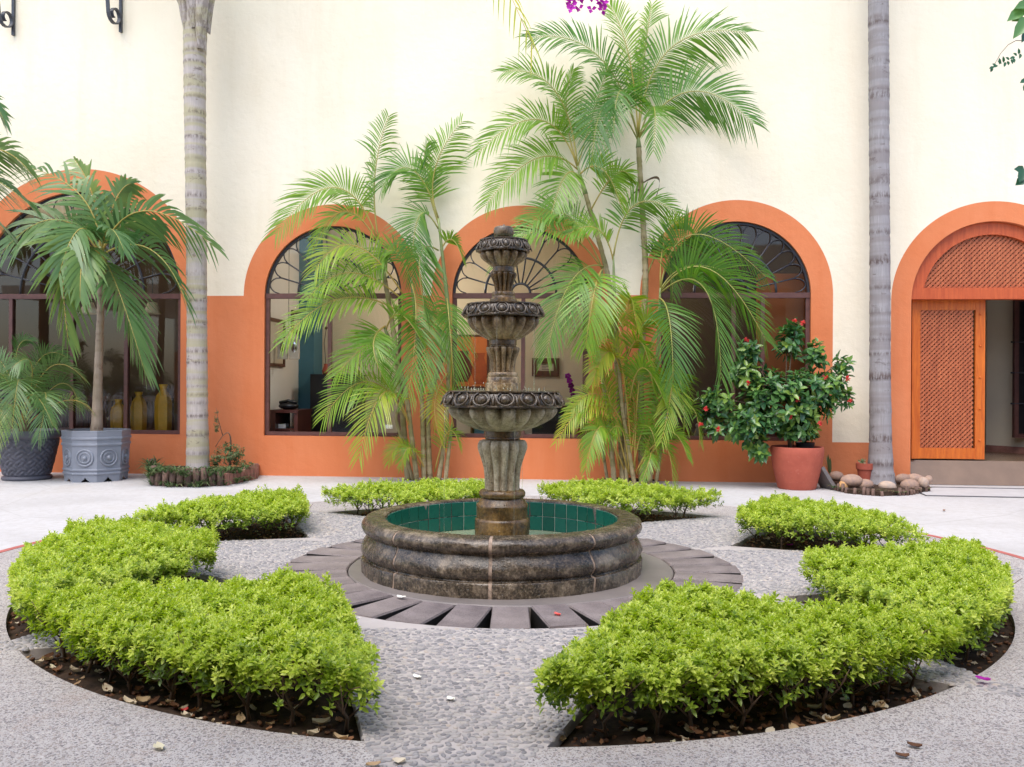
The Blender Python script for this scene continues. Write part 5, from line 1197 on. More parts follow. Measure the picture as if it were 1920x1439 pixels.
leafy(t, [(c+Vector((-.05, 0, H+.02)), (.06, .05, .03))], 5, .06, .7, 'weed', name='seedling', nl=4)

# ------------------------------------------------------------------ terracotta pot with the flowering shrub
g = ground(1494, 918); Yp = g.y+.1; c = Vector((at(1494, 900, Yp).x, Yp, 0)); s_ = Yp/F_PX; H = (916-840)*s_+.02
tp = thing('terracotta_pot', 'large plain terracotta pot holding the flowering shrub', 'pot', c)
mb = MB(); pot_shape(mb, c, [(0, 0), (33*s_, 0), (35*s_, .02), (44*s_, H*.5), (48*s_, H*.82), (48.5*s_, H*.93), (47*s_, H), (43.5*s_, H*.99), (42*s_, H*.88), (0, H*.86)], 56); mb.build('body', 'terracotta', tp, True, autosmooth=40)
mb = MB(); mb.lathe([(0, H*.9), (42*s_, H*.9)], 32, c); mb.build('soil', 'soil', tp, False)
c2 = c+Vector((17*s_, .03, H*.9)); t = thing('inner_pot', 'small black nursery pot sitting in the terracotta pot', 'pot', c2); mb = MB(); mb.lathe([(.0, 0), (.09, 0), (.115, .1), (.12, .1), (.1, .02), (0, .02)], 20, c2); mb.build('body', 'black', t, True, autosmooth=35)
ix = thing('flowering_shrub', 'dark green shrub with small red flowers in the terracotta pot', 'shrub', c+Vector((-.1, 0, H*.9)))
st = at(1482, 838, Yp); cents = []
def I(px, py, rx, rz, dy=0.0, ry=None): cents.append((at(px, py, Yp+dy), (rx*s_, (ry or min(rx, 60)*1.0)*s_, rz*s_)))
I(1455, 752, 72, 62); I(1520, 742, 55, 52); I(1400, 790, 52, 34, -.05); I(1345, 752, 38, 26); I(1560, 712, 30, 24, .02); I(1580, 678, 16, 16); I(1478, 640, 24, 34, .05); I(1530, 665, 22, 24, .05); I(1405, 700, 40, 28, .05); I(1585, 748, 14, 18); I(1425, 838, 20, 24, -.1); I(1345, 800, 22, 18, -.05); I(1500, 800, 40, 30, -.05); I(1320, 775, 12, 14); I(1403, 662, 24, 24, -.05); I(1492, 614, 14, 14)
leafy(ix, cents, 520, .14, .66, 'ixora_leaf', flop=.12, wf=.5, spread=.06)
mb = MB(); mb.tube([st+Vector((0, 0, -.05)), at(1478, 805, Yp), at(1468, 770, Yp)], [.028, .024, .018], 8)
for (cc, r_) in cents: mb.tube(bez(at(1476, 795, Yp), (at(1470, 775, Yp)+cc)*.5+Vector((0, 0, .03)), cc, 8), [.014-.0013*i for i in range(9)], 6)
mb.build('branches', 'twig', ix)
for (px, py) in ((1490, 603), (1505, 606), (1400, 638), (1402, 719), (1497, 750), (1324, 767), (1314, 797), (1347, 805), (1594, 752), (1481, 783), (1537, 795), (1590, 710), (1548, 707)):
    q = at(px, py, Yp-.3+rnd.uniform(-.06, .06)); mb = MB()
    for k in range(14):
        d = Vector((rnd.gauss(0, 1), rnd.gauss(-.4, 1), rnd.gauss(.2, 1))).normalized(); mb.tint = rnd.random(); s1 = d.cross(Vector((.3, .5, .8))).normalized()*.016; s2 = d.cross(s1).normalized()*.016; e = q+d*.03
        mb.add([q, q+d*.018+s1*.6, e+s1*.65+s2*.3, e+d*.01, e-s1*.65-s2*.3, q+d*.018-s1*.6], [(0, 1, 2, 3), (0, 3, 4, 5)])
    mb.build('flower', 'flower', ix, False)

# ------------------------------------------------------------------ areca palm clumps against the wall
def wp(px, py, n): return wall_at(px, py, n)          # point seen at (px, py), n metres in front of the wall
def areca(label, base, stems, fronds):
    b = ground(*base); root = thing('areca_palm', label, 'palm', b)
    mb = MB(); mb.ball((b.x, b.y, .0), (.5, .22, .05), None, 18, 6, .15); mb.build('root_soil', 'soil', root)
    for pts, r0, green in stems:                       # (px, py, n) bottom first
        ps = [wp(*p) for p in pts]; ps[0].z = -.01
        k = max(1, int(len(ps)*.65)); curve = []
        for i in range(len(ps)-1):
            for q in range(10): curve.append(ps[i].lerp(ps[i+1], q/10))
        curve.append(ps[-1])
        for _ in range(6): curve = [curve[0]]+[(curve[i-1]+curve[i]*2+curve[i+1])/4 for i in range(1, len(curve)-1)]+[curve[-1]]
        cut = int(len(curve)*(1-green)); ring_trunk(root, [(curve[i], r0*(1-.35*i/len(curve))) for i in range(cut+1)], 'areca_stem', .10, 10, .025, .12)
        mb = MB(); mb.tube(curve[cut:], [r0*.8*(1-.55*i/max(1, len(curve)-cut-1)) for i in range(len(curve)-cut)], 10); mb.build('crownshaft', 'areca_green', root)
    for f in fronds:
        p0, m, p1, L, tw, tint = f[:6]; tint = tint if tint < .55 else .55+(tint-.55)*.72; kw = f[6] if len(f) > 6 else {}
        frond(root, wp(*p0), wp(*m), wp(*p1), L, kw.get('n', 36), tw, kw.get('w', .023), kw.get('droop', .22), tint, kw.get('vee', 22), kw.get('bare', .2), rr=.012)
    return root
YEL = dict(n=32, w=.016)
areca('shorter areca palm clump between the open window and the fountain', (793, 893),
  [([(765, 893, .3), (752, 740, .3), (735, 600, .3), (708, 450, .3)], .045, .16), ([(806, 893, .28), (800, 760, .25), (845, 620, .25), (822, 410, .25)], .042, .3), ([(782, 893, .38), (760, 720, .4), (720, 612, .42)], .036, .12),
   ([(795, 893, .34), (790, 700, .3), (770, 520, .25)], .034, .2), ([(822, 893, .3), (838, 800, .3), (842, 660, .28), (838, 560, .25)], .034, .2), ([(835, 893, .33), (848, 790, .35)], .03, .3), ([(775, 893, .32), (740, 780, .4), (752, 760, .45)], .025, .3)],
  [((710, 450, .3), (703, 330, .35), (729, 218, .3), .5, 75, .45), ((708, 450, .3), (628, 352, .5), (516, 440, .9), .52, 50, .55, dict(n=52)), ((707, 455, .3), (645, 398, .5), (585, 472, .6), .36, 40, .6),
   ((822, 410, .25), (815, 320, .3), (866, 228, .3), .52, 78, .5), ((822, 410, .25), (772, 318, .35), (716, 352, .4), .46, 60, .4), ((822, 430, .25), (785, 408, .4), (772, 530, .6), .45, 30, .38),
   ((822, 420, .25), (798, 330, .2), (800, 270, .3), .45, 75, .45), ((826, 470, .25), (848, 450, .3), (868, 490, .45), .22, 40, .5, dict(n=24)), ((822, 470, .25), (788, 480, .5), (798, 590, .75), .5, 45, .36),
   ((760, 560, .3), (668, 462, .6), (590, 508, .9), .48, 55, .7), ((762, 570, .3), (662, 512, .7), (578, 560, 1.0), .42, 45, .62), ((757, 590, .3), (640, 560, .7), (531, 640, 1.1), .48, 45, .62, dict(n=50)),
    ((722, 612, .42), (690, 640, .7), (628, 705, .9), .42, 50, .6), ((722, 612, .42), (700, 650, .8), (725, 720, 1.0), .42, 20, .48),
   ((724, 618, .42), (750, 590, .7), (790, 640, .9), .36, 30, .5), ((765, 790, .4), (690, 716, .7), (606, 785, .9), .46, 55, .6), ((768, 800, .4), (722, 735, .8), (672, 860, 1.1), .46, 35, .72), ((770, 530, .25), (735, 470, .3), (690, 530, .5), .4, 50, .5),
   ((770, 530, .25), (780, 600, .6), (766, 740, .9), .52, 15, .5, dict(droop=.35)), ((838, 560, .25), (842, 600, .6), (852, 720, .8), .42, 30, .42, dict(droop=.35)), ((838, 570, .25), (810, 620, .5), (800, 720, .8), .42, 20, .46),
   ((840, 700, .35), (815, 760, .6), (832, 840, .7), .25, 20, .85, YEL), ((795, 888, .3), (755, 835, .5), (728, 870, .6), .22, 40, .8, YEL), ((800, 888, .3), (770, 840, .6), (752, 878, .7), .2, 30, .65, YEL), ((815, 885, .3), (840, 810, .5), (862, 840, .6), .24, 35, .6, YEL), ((850, 800, .35), (845, 740, .5), (870, 760, .6), .25, 40, .6, YEL)])
R5 = dict(n=40)
areca('tall areca palm clump rising high between the fountain and the right window', (1180, 900),
  [([(1204, 900, .3), (1200, 700, .25), (1212, 520, .2), (1198, 290, .2), (1197, 258, .2)], .05, .16), ([(1168, 900, .35), (1160, 720, .3), (1142, 520, .25), (1108, 400, .22), (1083, 312, .22)], .042, .16), ([(1152, 900, .4), (1140, 760, .45), (1116, 640, .45), (1130, 500, .4)], .036, .2),
   ([(1190, 900, .42), (1165, 760, .5), (1152, 560, .5), (1150, 480, .45)], .03, .3), ([(1218, 900, .33), (1225, 780, .35), (1235, 640, .4), (1238, 540, .4)], .034, .25), ([(1175, 900, .38), (1172, 800, .45), (1176, 650, .5)], .026, .35), ([(1230, 900, .3), (1245, 800, .35)], .026, .4), ([(1140, 900, .3), (1128, 830, .4)], .024, .4)],
  [((1197, 262, .2), (1293, 172, .4), (1412, 232, .6), .58, 68, .34, dict(n=58)), ((1197, 262, .2), (1252, 96, .3), (1398, 62, .6), .6, 72, .4, dict(n=58)), ((1196, 258, .2), (1180, 110, .3), (1143, 10, .4), .5, 80, .58, R5), ((1196, 258, .2), (1120, 104, .4), (992, 72, .7), .56, 62, .34, dict(n=54)),
   ((1197, 265, .2), (1138, 196, .5), (1110, 305, .8), .5, 30, .26, dict(droop=.35)), ((1196, 258, .2), (1207, 120, .2), (1222, 10, .25), .5, 85, .5, R5), ((1197, 262, .2), (1166, 170, .5), (1150, 250, .9), .42, 20, .3), ((1197, 262, .2), (1225, 200, .5), (1225, 285, .8), .4, 20, .42),
   ((1083, 315, .22), (1010, 225, .4), (893, 290, .7), .5, 55, .55, dict(n=50)), ((1083, 315, .22), (1040, 170, .35), (945, 135, .6), .5, 62, .5, dict(n=46)), ((1083, 318, .22), (1005, 298, .5), (912, 385, .8), .5, 50, .56, dict(n=48)), ((1083, 312, .22), (1115, 205, .3), (1140, 125, .4), .42, 70, .42, R5),
   ((1083, 312, .22), (1062, 210, .2), (1075, 130, .3), .4, 80, .5, R5), ((1085, 330, .22), (1130, 318, .4), (1168, 400, .6), .42, 50, .6), ((1090, 340, .22), (1060, 330, .5), (1030, 420, .8), .44, 40, .52), ((1105, 400, .22), (1150, 330, .4), (1180, 330, .5), .3, 60, .6, dict(n=30)),
   ((1130, 505, .4), (1055, 400, .6), (975, 445, .9), .46, 50, .46, dict(n=46)), ((1130, 505, .4), (1030, 430, .8), (930, 500, 1.0), .42, 45, .52), ((1130, 505, .4), (1115, 545, .95), (1098, 650, 1.1), .5, 5, .58, dict(n=46, droop=.3, vee=10)), ((1132, 500, .4), (1070, 530, .8), (1024, 668, 1.05), .46, 35, .42, dict(n=46, droop=.3)),
   ((1150, 482, .45), (1190, 385, .5), (1270, 400, .7), .4, 60, .45), ((1150, 490, .45), (1120, 430, .6), (1065, 440, .8), .38, 50, .6), 
   ((1238, 545, .4), (1300, 440, .5), (1436, 520, .8), .48, 55, .36, dict(n=50)), ((1238, 548, .4), (1330, 505, .8), (1436, 640, 1.1), .56, 50, .4, dict(n=52)), ((1238, 550, .4), (1320, 540, .9), (1352, 710, 1.2), .55, 25, .36, dict(n=52, droop=.32)), 
   ((1236, 560, .4), (1255, 600, .9), (1262, 720, 1.1), .46, 10, .32, dict(droop=.3)), ((1238, 540, .4), (1250, 440, .4), (1290, 420, .5), .34, 65, .6, dict(n=30)), ((1212, 520, .2), (1245, 470, .3), (1262, 560, .5), .34, 30, .34), ((1238, 545, .4), (1290, 500, .5), (1372, 515, .7), .36, 50, .38),
   ((1176, 660, .5), (1180, 560, .5), (1195, 620, .7), .3, 30, .74, R5), ((1176, 660, .5), (1150, 590, .6), (1110, 640, .8), .34, 50, .8, R5), ((1176, 670, .5), (1215, 600, .6), (1250, 650, .8), .34, 50, .72, R5), ((1170, 690, .5), (1200, 640, .7), (1225, 730, .9), .32, 30, .66, R5), ((1165, 700, .5), (1140, 660, .7), (1110, 720, .8), .3, 40, .86, R5),
   ((1168, 810, .45), (1110, 760, .8), (1042, 832, 1.0), .26, 55, .86, YEL), ((1170, 800, .45), (1120, 740, .7), (1070, 770, .9), .28, 55, .72, YEL), ((1225, 780, .35), (1265, 696, .6), (1284, 800, .9), .36, 45, .6, R5), ((1222, 790, .35), (1258, 720, .7), (1240, 830, 1.0), .34, 30, .7, R5),
   ((1190, 890, .4), (1240, 830, .6), (1262, 905, .8), .3, 45, .66, YEL), ((1185, 890, .4), (1210, 800, .6), (1232, 850, .8), .28, 45, .6, YEL), ((1180, 890, .4), (1160, 800, .6), (1120, 860, .8), .28, 45, .62, YEL), ((1175, 890, .4), (1190, 790, .5), (1180, 720, .5), .26, 70, .6, YEL), ((1195, 890, .4), (1220, 850, .7), (1205, 900, .9), .2, 40, .56, YEL),
   ((1160, 880, .4), (1150, 760, .5), (1165, 690, .5), .26, 75, .78, YEL), ((1212, 880, .4), (1232, 790, .5), (1222, 710, .5), .28, 75, .64, YEL), ((1150, 880, .4), (1112, 800, .6), (1092, 850, .8), .24, 50, .58, YEL), ((1230, 820, .35), (1290, 760, .6), (1312, 832, .8), .24, 50, .58, YEL),
   ((1176, 880, .42), (1140, 740, .6), (1118, 672, .7), .34, 65, .66, R5), ((1190, 880, .42), (1196, 740, .6), (1212, 650, .7), .34, 65, .58, R5), ((1200, 880, .42), (1238, 760, .6), (1262, 700, .7), .34, 60, .62, R5), ((1170, 880, .42), (1110, 770, .7), (1066, 790, .9), .32, 55, .68, R5), ((1185, 880, .42), (1168, 700, .6), (1142, 630, .7), .34, 65, .76, R5), ((1210, 880, .4), (1252, 810, .7), (1290, 860, .9), .28, 50, .6, R5), ((1160, 870, .45), (1128, 800, .8), (1098, 880, 1.0), .28, 45, .64, R5), ((1180, 760, .5), (1205, 690, .8), (1248, 760, 1.0), .34, 35, .56, R5)])
# two dry brown leaf sheaths on the tall stem
root = [o for o in col.objects if o.name.startswith('areca_palm') and 'tall' in o['label']][0]
for pts in (((1203, 345, .22), (1235, 335, .35), (1228, 375, .4)), ((1200, 355, .22), (1180, 375, .35), (1172, 415, .4))):
    mb = MB(); cv = bez(*[wp(*p) for p in pts], 10); vs = []
    for i, p in enumerate(cv): w_ = .022*(1-abs(i-7)/11); vs += [p+Vector((0, 0, w_)), p-Vector((0, 0, w_))+Vector((0, .01, 0))]
    mb.add(vs, [(2*i, 2*i+1, 2*i+3, 2*i+2) for i in range(10)]); o = mb.build('dry_sheath', 'twig', root)

# ------------------------------------------------------------------ octagonal pot with the potted palm
gp = ground(181, 905); Yo = gp.y+.33; co_ = Vector((at(181, 860, Yo).x, Yo, 0)); s_ = Yo/F_PX
op = thing('octagonal_pot', 'grey-blue octagonal pot with round medallions left of the palm trunk', 'pot', co_)
ap = 54*s_; H = (905-811)*s_*1.0; rc = 1/math.cos(math.pi/8)
prof = [(.93, .09), (.94, .14), (.965, .145), (.975, .165), (.965, .185), (.945, .19), (.948, .215), (.972, .22), (.98, .24), (.97, .26), (.95, .265), (.985, .70), (1.01, .705), (1.02, .73), (1.01, .755), (.99, .76), (.995, .82), (1.02, .825), (1.03, .85), (1.02, .875), (1.0, .88), (1.01, .975), (1.02, .985), (1.015, 1.0), (.95, 1.0), (.94, .9), (.5, .88), (0, .88)]
mb = MB(); mb.lathe([(r*ap*rc, z*H) for r, z in prof], 8, co_, None, math.pi/8+.06, math.pi/8+.06+2*math.pi)
for i in range(8):                                     # skirt with a notch in each face
    a0, a1 = math.pi/8+.06+i*math.pi/4, math.pi/8+.06+(i+1)*math.pi/4; A = Vector((math.cos(a0), math.sin(a0), 0))*ap*rc*.93; B = Vector((math.cos(a1), math.sin(a1), 0))*ap*rc*.93
    fr = [0, .3, .38, .44, .5, .56, .62, .7, 1]; hh = [0, 0, .025, .035, .065, .035, .025, 0, 0]
    lo = [co_+A.lerp(B, f)*.985+Vector((0, 0, h*H/.67)) for f, h in zip(fr, hh)]; hi = [co_+A.lerp(B, f)+Vector((0, 0, .0901*H)) for f in fr]
    mb.add(lo+hi, [(j, j+1, 9+j+1, 9+j) for j in range(8)])
mb.build('body', 'pot_blue', op, False)
for i in range(8):
    a = .06+math.pi/4*(i+1); d = Vector((math.cos(a), math.sin(a), 0)); c = co_+d*(ap*.972)+Vector((0, 0, H*.475)); sd = Vector((-d.y, d.x, 0)); up = Vector((0, 0, 1)); mb = MB()
    for rr, tr in ((.098*ap/.36, .014), (.062*ap/.36, .011)):
        ring = [c+(sd*math.cos(t)+up*math.sin(t))*rr for t in [2*math.pi*j/20 for j in range(21)]]; mb.tube(ring, tr, 6, False)
    mb.ball(c, (.03, .03, .03), None, 10, 6); mb.build('medallion', 'pot_blue', op)
mb = MB(); mb.lathe([(0, H*.9), (ap*.95, H*.9)], 16, co_); mb.build('soil', 'soil', op, False)
pp = thing('potted_palm', 'broad-leaved palm with drooping fronds in the octagonal pot', 'palm', co_+Vector((0, 0, H*.9)))
ring_trunk(pp, [(co_+Vector((0, 0, H*.88)), 12*s_), (at(182, 790, Yo), 10*s_), (at(184, 700, Yo), 7.5*s_), (at(188, 600, Yo), 6.5*s_), (at(190, 520, Yo), 6.5*s_)], 'trunk_small', .14, 14, .03, .04)
mb = MB(); mb.tube([at(190, 525, Yo), at(190, 490, Yo), at(189, 455, Yo)], [10*s_, 9*s_, 5*s_], 10); mb.build('crownshaft', 'areca_green', pp)
def pf(p0, m, p1, L, tw, tint, n=19, w=.056, droop=.34, vee=18, bare=.14):
    return frond(pp, at(p0[0], p0[1], Yo+p0[2]), at(m[0], m[1], Yo+m[2]), at(p1[0], p1[1], Yo+p1[2]), L, n, tw, w, droop, tint+.12, vee, bare, ('frond_dark', 'rachis'), .014, .25, (60, 24))
CR = (189, 480, 0)
pf(CR, (268, 396, -.2), (400, 462, -.3), .55, 62, .45); pf(CR, (150, 366, -.1), (36, 312, .1), .55, 55, .42); pf(CR, (126, 466, -.5), (128, 640, -.9), .55, 35, .6, 34); pf(CR, (222, 545, -.5), (272, 700, -.85), .58, 25, .36, 36)
pf(CR, (282, 468, -.25), (352, 575, -.4), .52, 42, .34); pf(CR, (104, 412, -.25), (2, 476, -.45), .55, 50, .42); pf(CR, (176, 375, .1), (140, 300, .2), .45, 70, .6, 24); pf(CR, (215, 380, .1), (246, 345, .2), .42, 70, .5, 22); pf(CR, (205, 430, -.5), (232, 470, -.9), .4, 20, .3, 24); pf(CR, (150, 430, -.5), (110, 520, -.9), .5, 30, .4); pf(CR, (235, 420, .15), (300, 430, .25), .45, 50, .3); pf(CR, (160, 470, -.6), (150, 560, -1.0), .4, 20, .52, 26)
# a second palm stands beyond the left edge of the frame; only its fronds reach in
b2 = ground(-120, 905); Y2 = b2.y+.3; p2 = thing('palm_tree', 'palm beyond the left edge whose fronds reach into the picture', 'palm tree', (at(-120, 900, Y2).x, Y2, 0))
ring_trunk(p2, [(Vector((p2.location.x, Y2, 0)), .09), (Vector((p2.location.x, Y2, 2.0)), .075), (Vector((p2.location.x, Y2, 3.6)), .07)], 'trunk_small', .14, 14, .03, .04)
def qf(m, p1, L, tw, tint, n=30): return frond(p2, Vector((p2.location.x, Y2, 3.6)), at(m[0], m[1], Y2+m[2]), at(p1[0], p1[1], Y2+p1[2]), L, n, tw, .052, .3, tint, 18, .12, ('frond_dark', 'rachis'), .016, .2, (60, 20))
qf((-30, 282, -.2), (62, 330, -.4), .5, 55, .66); qf((-40, 330, -.4), (70, 400, -.7), .5, 45, .45); qf((-50, 200, 0), (10, 232, -.1), .4, 60, .4); qf((-60, 380, -.6), (20, 440, -.9), .5, 40, .4); qf((-180, 180, .1), (-260, 260, .2), .5, 55, .4); qf((-200, 300, -.3), (-300, 420, -.5), .5, 50, .4); qf((-130, 170, -.4), (-120, 250, -.9), .5, 30, .4)

# ------------------------------------------------------------------ basket-weave pot with the dark feathery palm
gb = ground(50, 903); Yb = gb.y+.28; cb = Vector((at(51, 860, Yb).x, Yb, 0)); s_ = Yb/F_PX; H = (904-812)*s_
bp_ = thing('basket_pot', 'charcoal basket-weave pot at the far left', 'pot', cb)
mb = MB(); nz, na = 44, 168; vs = []
for j in range(nz+1):
    v = j/nz; r = (38+16*v**.9)*s_
    for i in range(na):
        a = 2*math.pi*i/na; p = a/(2*math.pi)*14; q = v*4.2; A_, B_ = p+q, p-q
        fa, fb = A_-math.floor(A_), B_-math.floor(B_)
        if (math.floor(A_)+math.floor(B_)) % 2 == 0: hgt = abs(math.sin(math.pi*fa*2))**.5*math.sin(math.pi*fb)**.3
        else: hgt = abs(math.sin(math.pi*fb*2))**.5*math.sin(math.pi*fa)**.3
        env = 1.0 if .03 < v < .96 else 0.0
        rr = r+(.026*hgt-.012)*env; vs.append(cb+Vector((rr*math.cos(a), rr*math.sin(a), H*(.08+.76*v))))
mb.add(vs, [(j*na+i, j*na+(i+1) % na, (j+1)*na+(i+1) % na, (j+1)*na+i) for j in range(nz) for i in range(na)])
mb.build('woven_body', 'pot_dark', bp_, True, autosmooth=50)
mb = MB(); mb.lathe([(50*s_, H*.83), (57*s_, H*.85), (60*s_, H*.9), (60*s_, H*.95), (57*s_, H), (51*s_, H*1.0), (48*s_, H*.95), (0, H*.92)], 56, cb); mb.build('rim', 'pot_dark', bp_)
mb = MB(); mb.lathe([(0, 0), (41*s_, 0), (43*s_, H*.03), (42*s_, H*.07), (37*s_, H*.09)], 56, cb); mb.build('foot', 'pot_dark', bp_)
dp = thing('feathery_palm', 'low dark green feathery palm in the basket-weave pot', 'palm', cb+Vector((0, 0, H*.92)))
def df(m, p1, L, tw, tint, n=46, droop=.25, p0=(42, 806, 0), vee=14): return frond(dp, at(p0[0], p0[1], Yb+p0[2]), at(m[0], m[1], Yb+m[2]), at(p1[0], p1[1], Yb+p1[2]), L, n, tw, .0155, droop, tint+.14, vee, .2, ('frond_dark', 'rachis'), .008, .08, (64, 30))
df((92, 690, -.1), (164, 718, -.3), .34, 50, .45); df((60, 688, -.3), (22, 690, -.6), .34, 45, .4); df((36, 712, -.45), (22, 812, -.7), .42, 5, .42, 52); df((84, 736, -.45), (72, 825, -.75), .34, 5, .36, 50); df((120, 752, -.2), (176, 776, -.35), .22, 45, .62, 36); df((70, 680, .1), (128, 672, .2), .3, 60, .36)
df((0, 700, -.2), (-50, 760, -.4), .36, 45, .4); df((10, 690, .1), (-40, 668, .2), .32, 60, .36); df((112, 720, .05), (150, 770, .1), .3, 40, .4); df((10, 760, -.5), (-14, 860, -.7), .32, 20, .66, 40); df((30, 670, .2), (60, 640, .3), .28, 70, .32); df((60, 740, -.5), (100, 800, -.8), .28, 15, .36); df((-10, 780, -.3), (-40, 850, -.5), .26, 30, .95, 30)
mb = MB(); mb.ball(cb+Vector((-.02, 0, H*.98)), (.09, .08, .16), None, 12, 6, .2); mb.build('stem', 'twig', dp)

# ------------------------------------------------------------------ wrought iron brackets high on the wall
for px, lab in ((27, 'scrolled iron bracket at the top left corner of the wall'), (228, 'scrolled iron bracket on the wall left of the palm trunk')):
    u = wall_u(px, 30); zb_ = wall_z(px, 68 if px < 100 else 62); t = wthing('wall_bracket', lab, 'bracket', u, 0, zb_, 'iron brackets on the upper wall')
    mb = MB(); mb.wbox(u-.018, u+.018, .002, .04, zb_, zb_+1.25); mb.build('wall_bar', 'bracket', t, False)
    pts = []
    for k in range(30):                               # strap hanging down the front, curling into a scroll
        f = k/29
        if f < .3: q = (.0+.36-.10*f/.3, zb_+1.2-f/.3*.98)
        else:
            g_ = (f-.3)/.7; a = math.pi*(0+2.35*g_); rr = .125*(1-.62*g_); q = (.135+rr*math.cos(a)*1.0, zb_+.2-rr*math.sin(a)*1.15)
        pts.append(q)
    vs = []
    for n_, z in pts: vs += [WP(u-.018-.1*n_*.9, n_, z), WP(u+.018-.1*n_*.9, n_, z)]
    vs2 = []
    for i, (n_, z) in enumerate(pts):
        a = pts[max(0, i-1)]; b = pts[min(len(pts)-1, i+1)]; d = Vector((b[0]-a[0], b[1]-a[1])).normalized(); nn = Vector((-d.y, d.x))*.009
        vs2 += [WP(u-.025-.2*n_, n_+nn.x, z+nn.y), WP(u+.025-.2*n_, n_+nn.x, z+nn.y), WP(u+.025-.2*n_, n_-nn.x, z-nn.y), WP(u-.025-.2*n_, n_-nn.x, z-nn.y)]
    mb = MB(); mb.add(vs2, [(4*i+j, 4*i+(j+1) % 4, 4*i+4+(j+1) % 4, 4*i+4+j) for i in range(len(pts)-1) for j in range(4)]); mb.build('scroll_strap', 'bracket', t, False)
    mb = MB(); mb.wbox(u-.1, u+.02, .04, .4, zb_+1.2, zb_+1.25); mb.build('arm', 'bracket', t, False)

# ------------------------------------------------------------------ bougainvillea hanging in at the top, vine tree beyond the right edge
Yg = 9.2; tip = at(1098, 4, Yg)
bg_ = thing('bougainvillea', 'magenta bougainvillea spray hanging in at the top edge', 'flowers', (tip.x, tip.y, tip.z-.1))
top_ = WP(.8, .06, ZT+.3)
mb = MB(); mb.tube(bez(top_, (top_+tip)*.5+Vector((.3, -.6, 1.1)), tip+Vector((0, 0, .05)), 20), [.02-.0008*i for i in range(21)], 6); mb.build('stem', 'twig', bg_)
for i in range(34):
    q = at(1062+i*2.3+rnd.uniform(-5, 5), rnd.uniform(-40, 20), Yg+rnd.uniform(-.15, .15)); mb = MB()
    for k in range(3):
        a = k*2.09+rnd.random(); d = Vector((math.cos(a), rnd.uniform(-.6, .3), math.sin(a)-.2)).normalized(); s1 = d.cross(Vector((0, -1, .2))).normalized(); mb.tint = rnd.random(); e = q+d*.062; c_ = Vector((0, -.012, 0))
        mb.add([q, q+d*.028+s1*.026+c_, e, q+d*.028-s1*.026+c_], [(0, 1, 2), (0, 2, 3)])
    mb.build('bract', 'bougain', bg_, False)
leafy(bg_, [(at(1100, -70, Yg), (.3, .2, .12))], 20, .06, .3, 'ixora_leaf', nl=4)
Yv = 8.3; bx = at(2020, 900, Yv).x; vt = thing('vine', 'leafy vine reaching in at the right edge above the door', 'vine', (bx, Yv, 0))
mb = MB(); mb.tube([Vector((bx, Yv, 0)), Vector((bx+.05, Yv, 1.8)), Vector((bx-.02, Yv, 3.4)), Vector((bx-.08, Yv, 5.2))], [.05, .042, .034, .02], 8); mb.tube(bez(Vector((bx-.05, Yv, 4.6)), at(1940, 60, Yv), at(1912, 60, Yv), 8), [.012-.001*i for i in range(9)], 6)
mb.tube(bez(Vector((bx-.03, Yv, 3.7)), at(1935, 85, Yv), at(1862, 126, Yv), 10), [.007-.0005*i for i in range(11)], 5); mb.tube(bez(Vector((bx, Yv, 2.8)), at(1960, 330, Yv), at(1910, 330, Yv), 8), [.01-.0008*i for i in range(9)], 5); mb.build('stem', 'twig', vt)
def vleaf(px, py, ang, L, W, tint, tw=0.0):
    p = at(px, py, Yv+rnd.uniform(-.05, .02)); a = R(ang); d = Vector((math.cos(a), -.25, math.sin(a))).normalized()
    V, Fc, tt = leaves_np(np.array([tuple(p)]), np.array([tuple(d)]), np.array([[tw, -1, .25]]), np.array([L]), np.array([W]), np.array([tint]), .1); np_mesh('leaf', V, Fc, 'ixora_leaf', tt, vt, True)
for a_ in ((1925, 14, 215, .26, .12, .85), (1930, 30, 232, .3, .13, .8), (1922, 34, 195, .15, .07, .9), (1928, 55, 240, .16, .08, .2), (1935, 5, 200, .2, .1, .8), (1922, 322, 170, .12, .09, .2), (1925, 332, 215, .15, .1, .25), (1918, 318, 250, .14, .09, .3), (1925, 150, 205, .08, .05, .4), (1925, 158, 240, .08, .05, .4)): vleaf(*a_)
for i in range(16):
    x = 1860+i*3.6; y = 127-28*(i/16)**1.2; vleaf(x, y, rnd.choice((150, 200, 250, 280, 100)), .045+.02*rnd.random(), .03, .35)
vleafs = [(bx-.05, 5.1), (bx+.1, 4.2), (bx+.0, 3.1), (bx+.1, 2.2)]
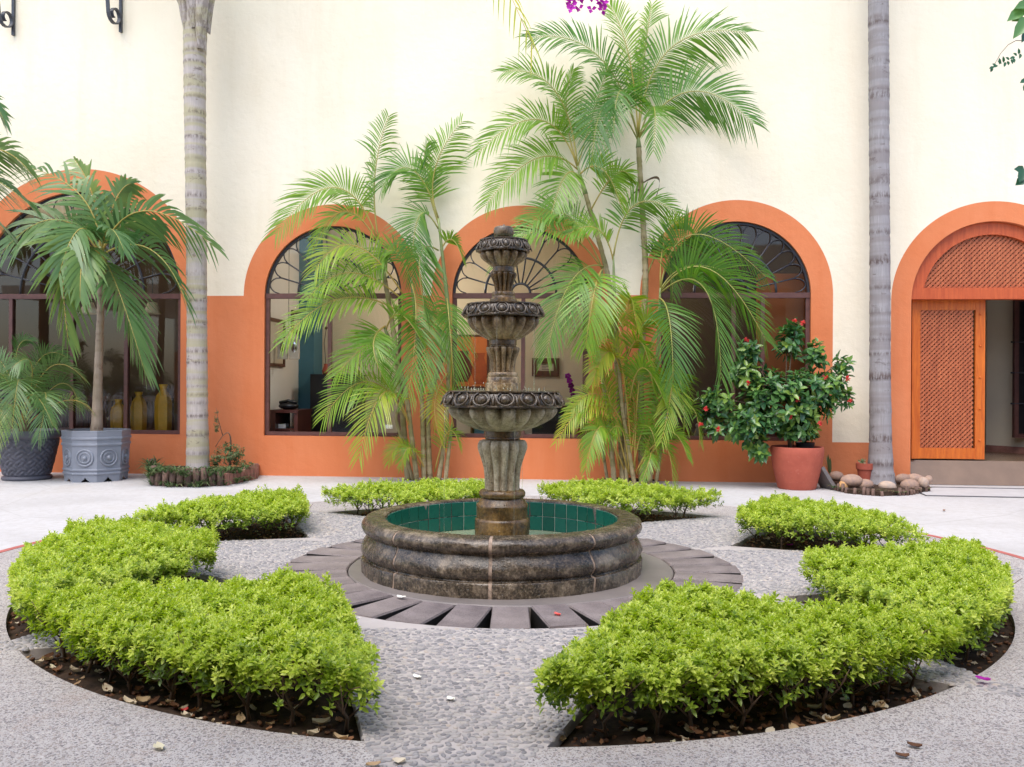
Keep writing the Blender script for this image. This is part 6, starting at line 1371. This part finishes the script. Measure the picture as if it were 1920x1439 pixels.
leafy(vt, [(Vector((x+.35, Yv+.1, z)), (.4, .4, .4)) for x, z in vleafs], 80, .13, .4, 'ixora_leaf', nl=6)

# ------------------------------------------------------------------ the opposite side of the courtyard, behind the camera
mb = MB(); YB = -9.0
def oq(m_, x0, x1, z0, z1, z0b=None, z1b=None):
    m_.add([(x0, YB, z0), (x1, YB, z0 if z0b is None else z0b), (x1, YB, z1 if z1b is None else z1b), (x0, YB, z1)], [(3, 2, 1, 0)])
lo_, hi_ = MB(), MB(); edges = [-17]
for c in (-12.5, -8.5, -4.5, -.5, 3.5, 7.5, 11.5):
    oq(lo_, edges[-1], c-1.1, 0, 2.5); oq(hi_, edges[-1], c-1.1, 2.5, 6.4); edges.append(c+1.1)
    for i in range(16):
        a, b = c-1.1*math.cos(math.pi*i/16), c-1.1*math.cos(math.pi*(i+1)/16); za, zb2 = 2.5+1.1*math.sin(math.pi*i/16), 2.5+1.1*math.sin(math.pi*(i+1)/16)
        oq(hi_, a, b, za, 6.4, zb2, 6.4)
oq(lo_, edges[-1], 17, 0, 2.5); oq(hi_, edges[-1], 17, 2.5, 6.4)
struct(lo_, 'courtyard_wall_lower', 'orange'); struct(hi_, 'courtyard_wall_upper', 'cream')
mb = MB(); mb.add([(-17, YB-3, 0), (17, YB-3, 0), (17, YB-3, 6.4), (-17, YB-3, 6.4)], [(0, 1, 2, 3)]); mb.add([(-17, YB-3, 6.4), (17, YB-3, 6.4), (17, YB, 6.4), (-17, YB, 6.4)], [(0, 1, 2, 3)]); struct(mb, 'arcade_back_wall', 'room_dark')

# unseen roof slab on columns, added behind and above the lens to shade the foreground
mb = MB(); mb.box((0, -4.1, 3.95), (34, 9.4, .3)); struct(mb, 'added_shade_roof', 'cream')
for x in (-9.5, -5.6, 5.6, 9.5):
    mb = MB(); mb.lathe([(.32, 0), (.32, .25), (.24, .3), (.22, 3.5), (.3, 3.6), (.3, 3.8)], 24, (x, .3, 0)); struct(mb, 'added_roof_column', 'cream', True)
